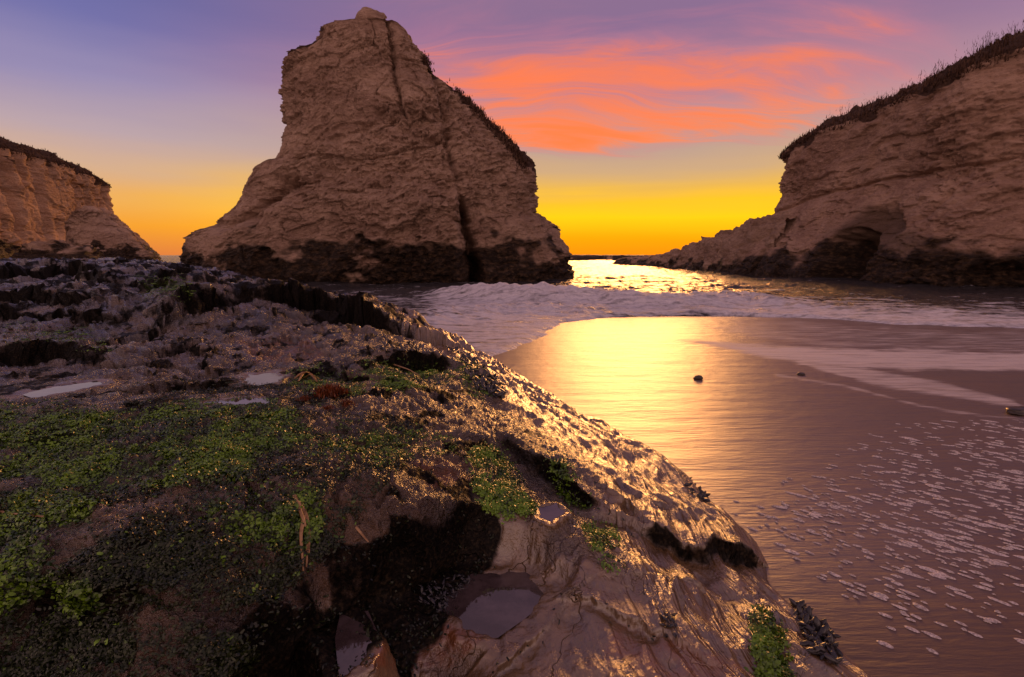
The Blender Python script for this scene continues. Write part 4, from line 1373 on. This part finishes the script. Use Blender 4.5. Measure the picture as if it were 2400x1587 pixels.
for pts_, n, sz, lab in CLUSTERS:
    ins = inpoly(PU, PV, pts_) & (ED > 0)
    idx = np.argwhere(ins)
    if not len(idx):
        continue
    e = empty('mussel_bed', tuple(V.reshape(NA, NR, 3)[tuple(idx[len(idx) // 2])]))
    tag(e, lab, 'mussels', 'mussel beds')
    for k in idx[RNG.integers(0, len(idx), n)]:
        o = bpy.data.objects.new('mussel', MUS)
        p = V.reshape(NA, NR, 3)[tuple(k)]
        s_ = sz * random.uniform(.6, 1.25)
        o.parent = e
        o.location = np.array(p) - np.array(e.location) + [0, 0, s_ * random.uniform(.15, .7)]
        o.rotation_euler = (random.uniform(-.6, .6), random.uniform(-1.2, .5), random.uniform(0, 6.28))
        o.scale = (s_, s_, s_)
        col.objects.link(o)


def snail_mesh():
    n, m = 9, 7
    th = np.linspace(0, 2 * np.pi, n, endpoint=False); f = np.linspace(0, 1, m)
    pr = np.array([.75, 1.0, .9, .8, .5, .3, .02]); zz_ = np.array([0, .25, .55, .7, .95, 1.1, 1.3])
    X = np.cos(th)[:, None] * pr[None]; Y = np.sin(th)[:, None] * pr[None]; Z = np.repeat(zz_[None], n, 0)
    o = mesh_np('sea_snail', np.stack([X, Y, Z], -1).reshape(-1, 3), grid_faces(n, m, True), M_SNAIL)
    me = o.data
    bpy.data.objects.remove(o)
    return me


SNAIL = snail_mesh()
for k in range(70):
    if k < 46:
        u, v = random.uniform(5, 560), random.uniform(752, 800)
        s_ = random.uniform(.028, .06); lab = 'dark sea snail on the wet flat rock behind the long pool'
        g_ = 'snails on the wet flat rock'
    else:
        u, v = random.uniform(250, 620), random.uniform(860, 960)
        s_ = random.uniform(.016, .032); lab = 'small dark sea snail on the pale slab above the sea lettuce'
        g_ = 'snails on the pale slab'
    p, nr = ground(u, v)
    o = bpy.data.objects.new('sea_snail', SNAIL)
    o.location = p - [0, 0, s_ * .1]
    o.scale = (s_, s_ * .9, s_ * .8)
    o.rotation_euler = (random.uniform(-.3, .3), random.uniform(-.3, .3), random.uniform(0, 6))
    col.objects.link(o)
    tag(o, lab, 'sea snail', g_)


# tubes for kelp stems and sticks
def tube(name, pts, r0, r1, mat, parent=None, n=7, flat=1.0):
    P = np.array(pts, float)
    seg = np.r_[0, np.cumsum(np.linalg.norm(np.diff(P, axis=0), axis=1))]
    m = max(8, len(P) * 4)
    t = np.linspace(0, seg[-1], m)
    C = np.stack([np.interp(t, seg, P[:, k]) for k in range(3)], -1)
    for _ in range(2):
        C[1:-1] = (C[:-2] + 2 * C[1:-1] + C[2:]) / 4
    T = np.gradient(C, axis=0); T /= np.linalg.norm(T, axis=1, keepdims=True) + 1e-9
    S = np.cross(T, [0, 0, 1]); S /= np.linalg.norm(S, axis=1, keepdims=True) + 1e-9
    N = np.cross(S, T)
    rr = np.linspace(r0, r1, m)
    th = np.linspace(0, 2 * np.pi, n, endpoint=False)
    Vt = C[None] + (np.cos(th)[:, None, None] * S[None] + np.sin(th)[:, None, None] * N[None] * flat) * rr[None, :, None]
    return mesh_np(name, Vt.reshape(-1, 3), grid_faces(n, m, True), mat, parent)


def along(px_list, lift=.012):
    return [ground(u, v)[0] + [0, 0, lift] for u, v in px_list]


o = tube('dry_kelp', along([(2, 1203), (35, 1212), (70, 1217), (112, 1219)], .02), .008, .005, M_STRAW)
tag(o, 'dry straw-coloured kelp stem lying on the green weed at the left', 'kelp')
e = empty('kelp_frond', tuple(ground(705, 1230)[0]))
tag(e, 'tan kelp frond draped down the near slab', 'kelp')
for k, line in enumerate([[(690, 1170), (702, 1200), (714, 1235), (720, 1290), (715, 1340)], [(700, 1185), (718, 1215), (728, 1260), (722, 1310)], [(712, 1220), (706, 1265), (708, 1300), (712, 1350)]]):
    o = tube('strand', along(line, .028), .013, .005, M_STRAW, e, flat=.4)
    o.location = -np.array(e.location)
e = empty('kelp_frond', tuple(ground(740, 892)[0]))
tag(e, 'golden curled kelp beside the pale tide pool', 'kelp')
for k, line in enumerate([[(690, 892), (710, 884), (728, 888), (745, 900)], [(700, 886), (720, 880), (735, 892)], [(715, 890), (730, 896), (760, 902)], [(705, 880), (712, 892), (700, 899)]]):
    pts = along(line, .03)
    for q_ in range(1, len(pts) - 1):
        pts[q_] = pts[q_] + [0, 0, random.uniform(.03, .08)]
    o = tube('strand', pts, .022, .010, M_KELP, e, flat=.35)
    o.location = -np.array(e.location)
o = tube('driftwood_stick', along([(930, 860), (960, 875), (985, 890)], .05), .012, .006, M_STRAW)
tag(o, 'thin stick lying across the mossy ledge near the mussel heap', 'stick')
o = tube('kelp_strip', along([(835, 1240), (860, 1270), (885, 1300)], .012), .010, .004, M_STRAW, flat=.5)
tag(o, 'short reddish kelp strip on the slab edge above the overhang', 'kelp')


def tuft(u, v, r, n, label):
    c, nr = ground(u, v)
    k = RNG.normal(0, r * .36, (n, 2))
    zz_ = np.interp(np.hypot(k[:, 0], k[:, 1]), [0, r * 1.5], [r * .35, 0])
    pts = np.stack([c[0] + k[:, 0], c[1] + k[:, 1], c[2] + zz_ * RNG.uniform(0, 1, n)], -1)
    o = blades('red_seaweed', pts, None, r * .32, r * .10, M_RED, None, .95, 2)
    o['kind'] = 'thing'
    tag(o, label, 'seaweed', 'tufts of red seaweed')


tuft(772, 928, .20, 900, 'largest rust-red seaweed tuft on the brown slab')
tuft(716, 940, .09, 300, 'small rust-red seaweed tuft left of the largest one')
tuft(812, 950, .10, 350, 'low rust-red seaweed tuft in front of the largest one')
tuft(770, 958, .07, 220, 'tiny rust-red seaweed tuft below the largest one')


# ------------------------------------------------------------------ foam flecks on the sand
def fleck_mesh(seed):
    n, m = 16, 5
    th = np.linspace(0, 2 * np.pi, n, endpoint=False); f = np.linspace(0, 1, m)
    rad = 1 + .35 * fbm2(np.cos(th) * 1.3 + seed, np.sin(th) * 1.3, 3)
    X = np.cos(th)[:, None] * f[None] * rad[:, None]; Y = np.sin(th)[:, None] * f[None] * rad[:, None]
    Z = (1 - f[None] ** 2.2) * (1 + .9 * n2(X * 4 + seed, Y * 4)) - .15 * (f[None] > .99)
    o = mesh_np('foam_fleck', np.stack([X, Y, Z], -1).reshape(-1, 3), grid_faces(n, m, True), M_FOAM)
    me = o.data
    bpy.data.objects.remove(o)
    return me


FL = [fleck_mesh(k * 3.7) for k in range(6)]
cand = []
tries = 0
while len(cand) < 800 and tries < 40000:
    tries += 1
    v = random.uniform(985, 1545)
    u = random.uniform(1450, 2420)
    # to the right of the gold reflection and of the ledge
    left = np.interp(v, [985, 1100, 1180, 1300, 1420, 1560], [2080, 1900, 1680, 1830, 1930, 2060])
    if u < left:
        continue
    dns = np.interp(v, [985, 1080, 1200, 1300, 1400, 1500, 1545], [1, 1, .85, .5, .3, .22, .05])
    dns *= np.interp(u - left, [0, 150, 320], [.25, .6, 1])
    if random.random() > dns:
        continue
    cand.append((v, u))
cand.sort(reverse=True)
rest_V, rest_F, nv_ = [], [], 0
for i, (v, u) in enumerate(cand):
    p = at_z(u, v, .08)
    z = float(beach_z(p[0], p[1]))
    pxs = np.interp(v, [985, 1200, 1400, 1545], [5.5, 7, 8.5, 9]) * min(2.2, math.exp(random.gauss(-.15, .45)))
    Ld = pxs / 1200 * math.hypot(p[0], p[1], CAM_H)
    asp = np.interp(v, [985, 1200, 1350, 1545], [.28, .32, .40, .5]) * random.uniform(.7, 1.3)
    rot = math.radians(np.interp(v, [985, 1250, 1545], [-26, -38, -44]) + random.uniform(-9, 9))
    ht = .008 * random.uniform(.6, 1.3)
    if i < 290:
        o = bpy.data.objects.new('foam_fleck', FL[i % 6])
        o.location = (p[0], p[1], z + .003)
        o.rotation_euler = (0, 0, rot)
        o.scale = (Ld, Ld * asp, ht)
        col.objects.link(o)
        tag(o, 'pale foam fleck stranded on the wet brown sand at lower right', 'foam', 'foam flecks on the sand')
    else:
        me = FL[i % 6]
        co = np.empty(len(me.vertices) * 3, np.float32); me.vertices.foreach_get('co', co); co = co.reshape(-1, 3)
        co = co * [Ld, Ld * asp * 1.1, ht]
        c_, s_ = math.cos(rot), math.sin(rot)
        co = np.stack([co[:, 0] * c_ - co[:, 1] * s_ + p[0], co[:, 0] * s_ + co[:, 1] * c_ + p[1], co[:, 2] + z + .003], -1)
        rest_V.append(co); rest_F.append(grid_faces(16, 5, True) + nv_); nv_ += len(co)
o = mesh_np('foam_streaks', np.vstack(rest_V), np.vstack(rest_F), M_FOAM)
tag(o, 'mass of fine foam streaks on the thin water at right', 'foam', kind='stuff')
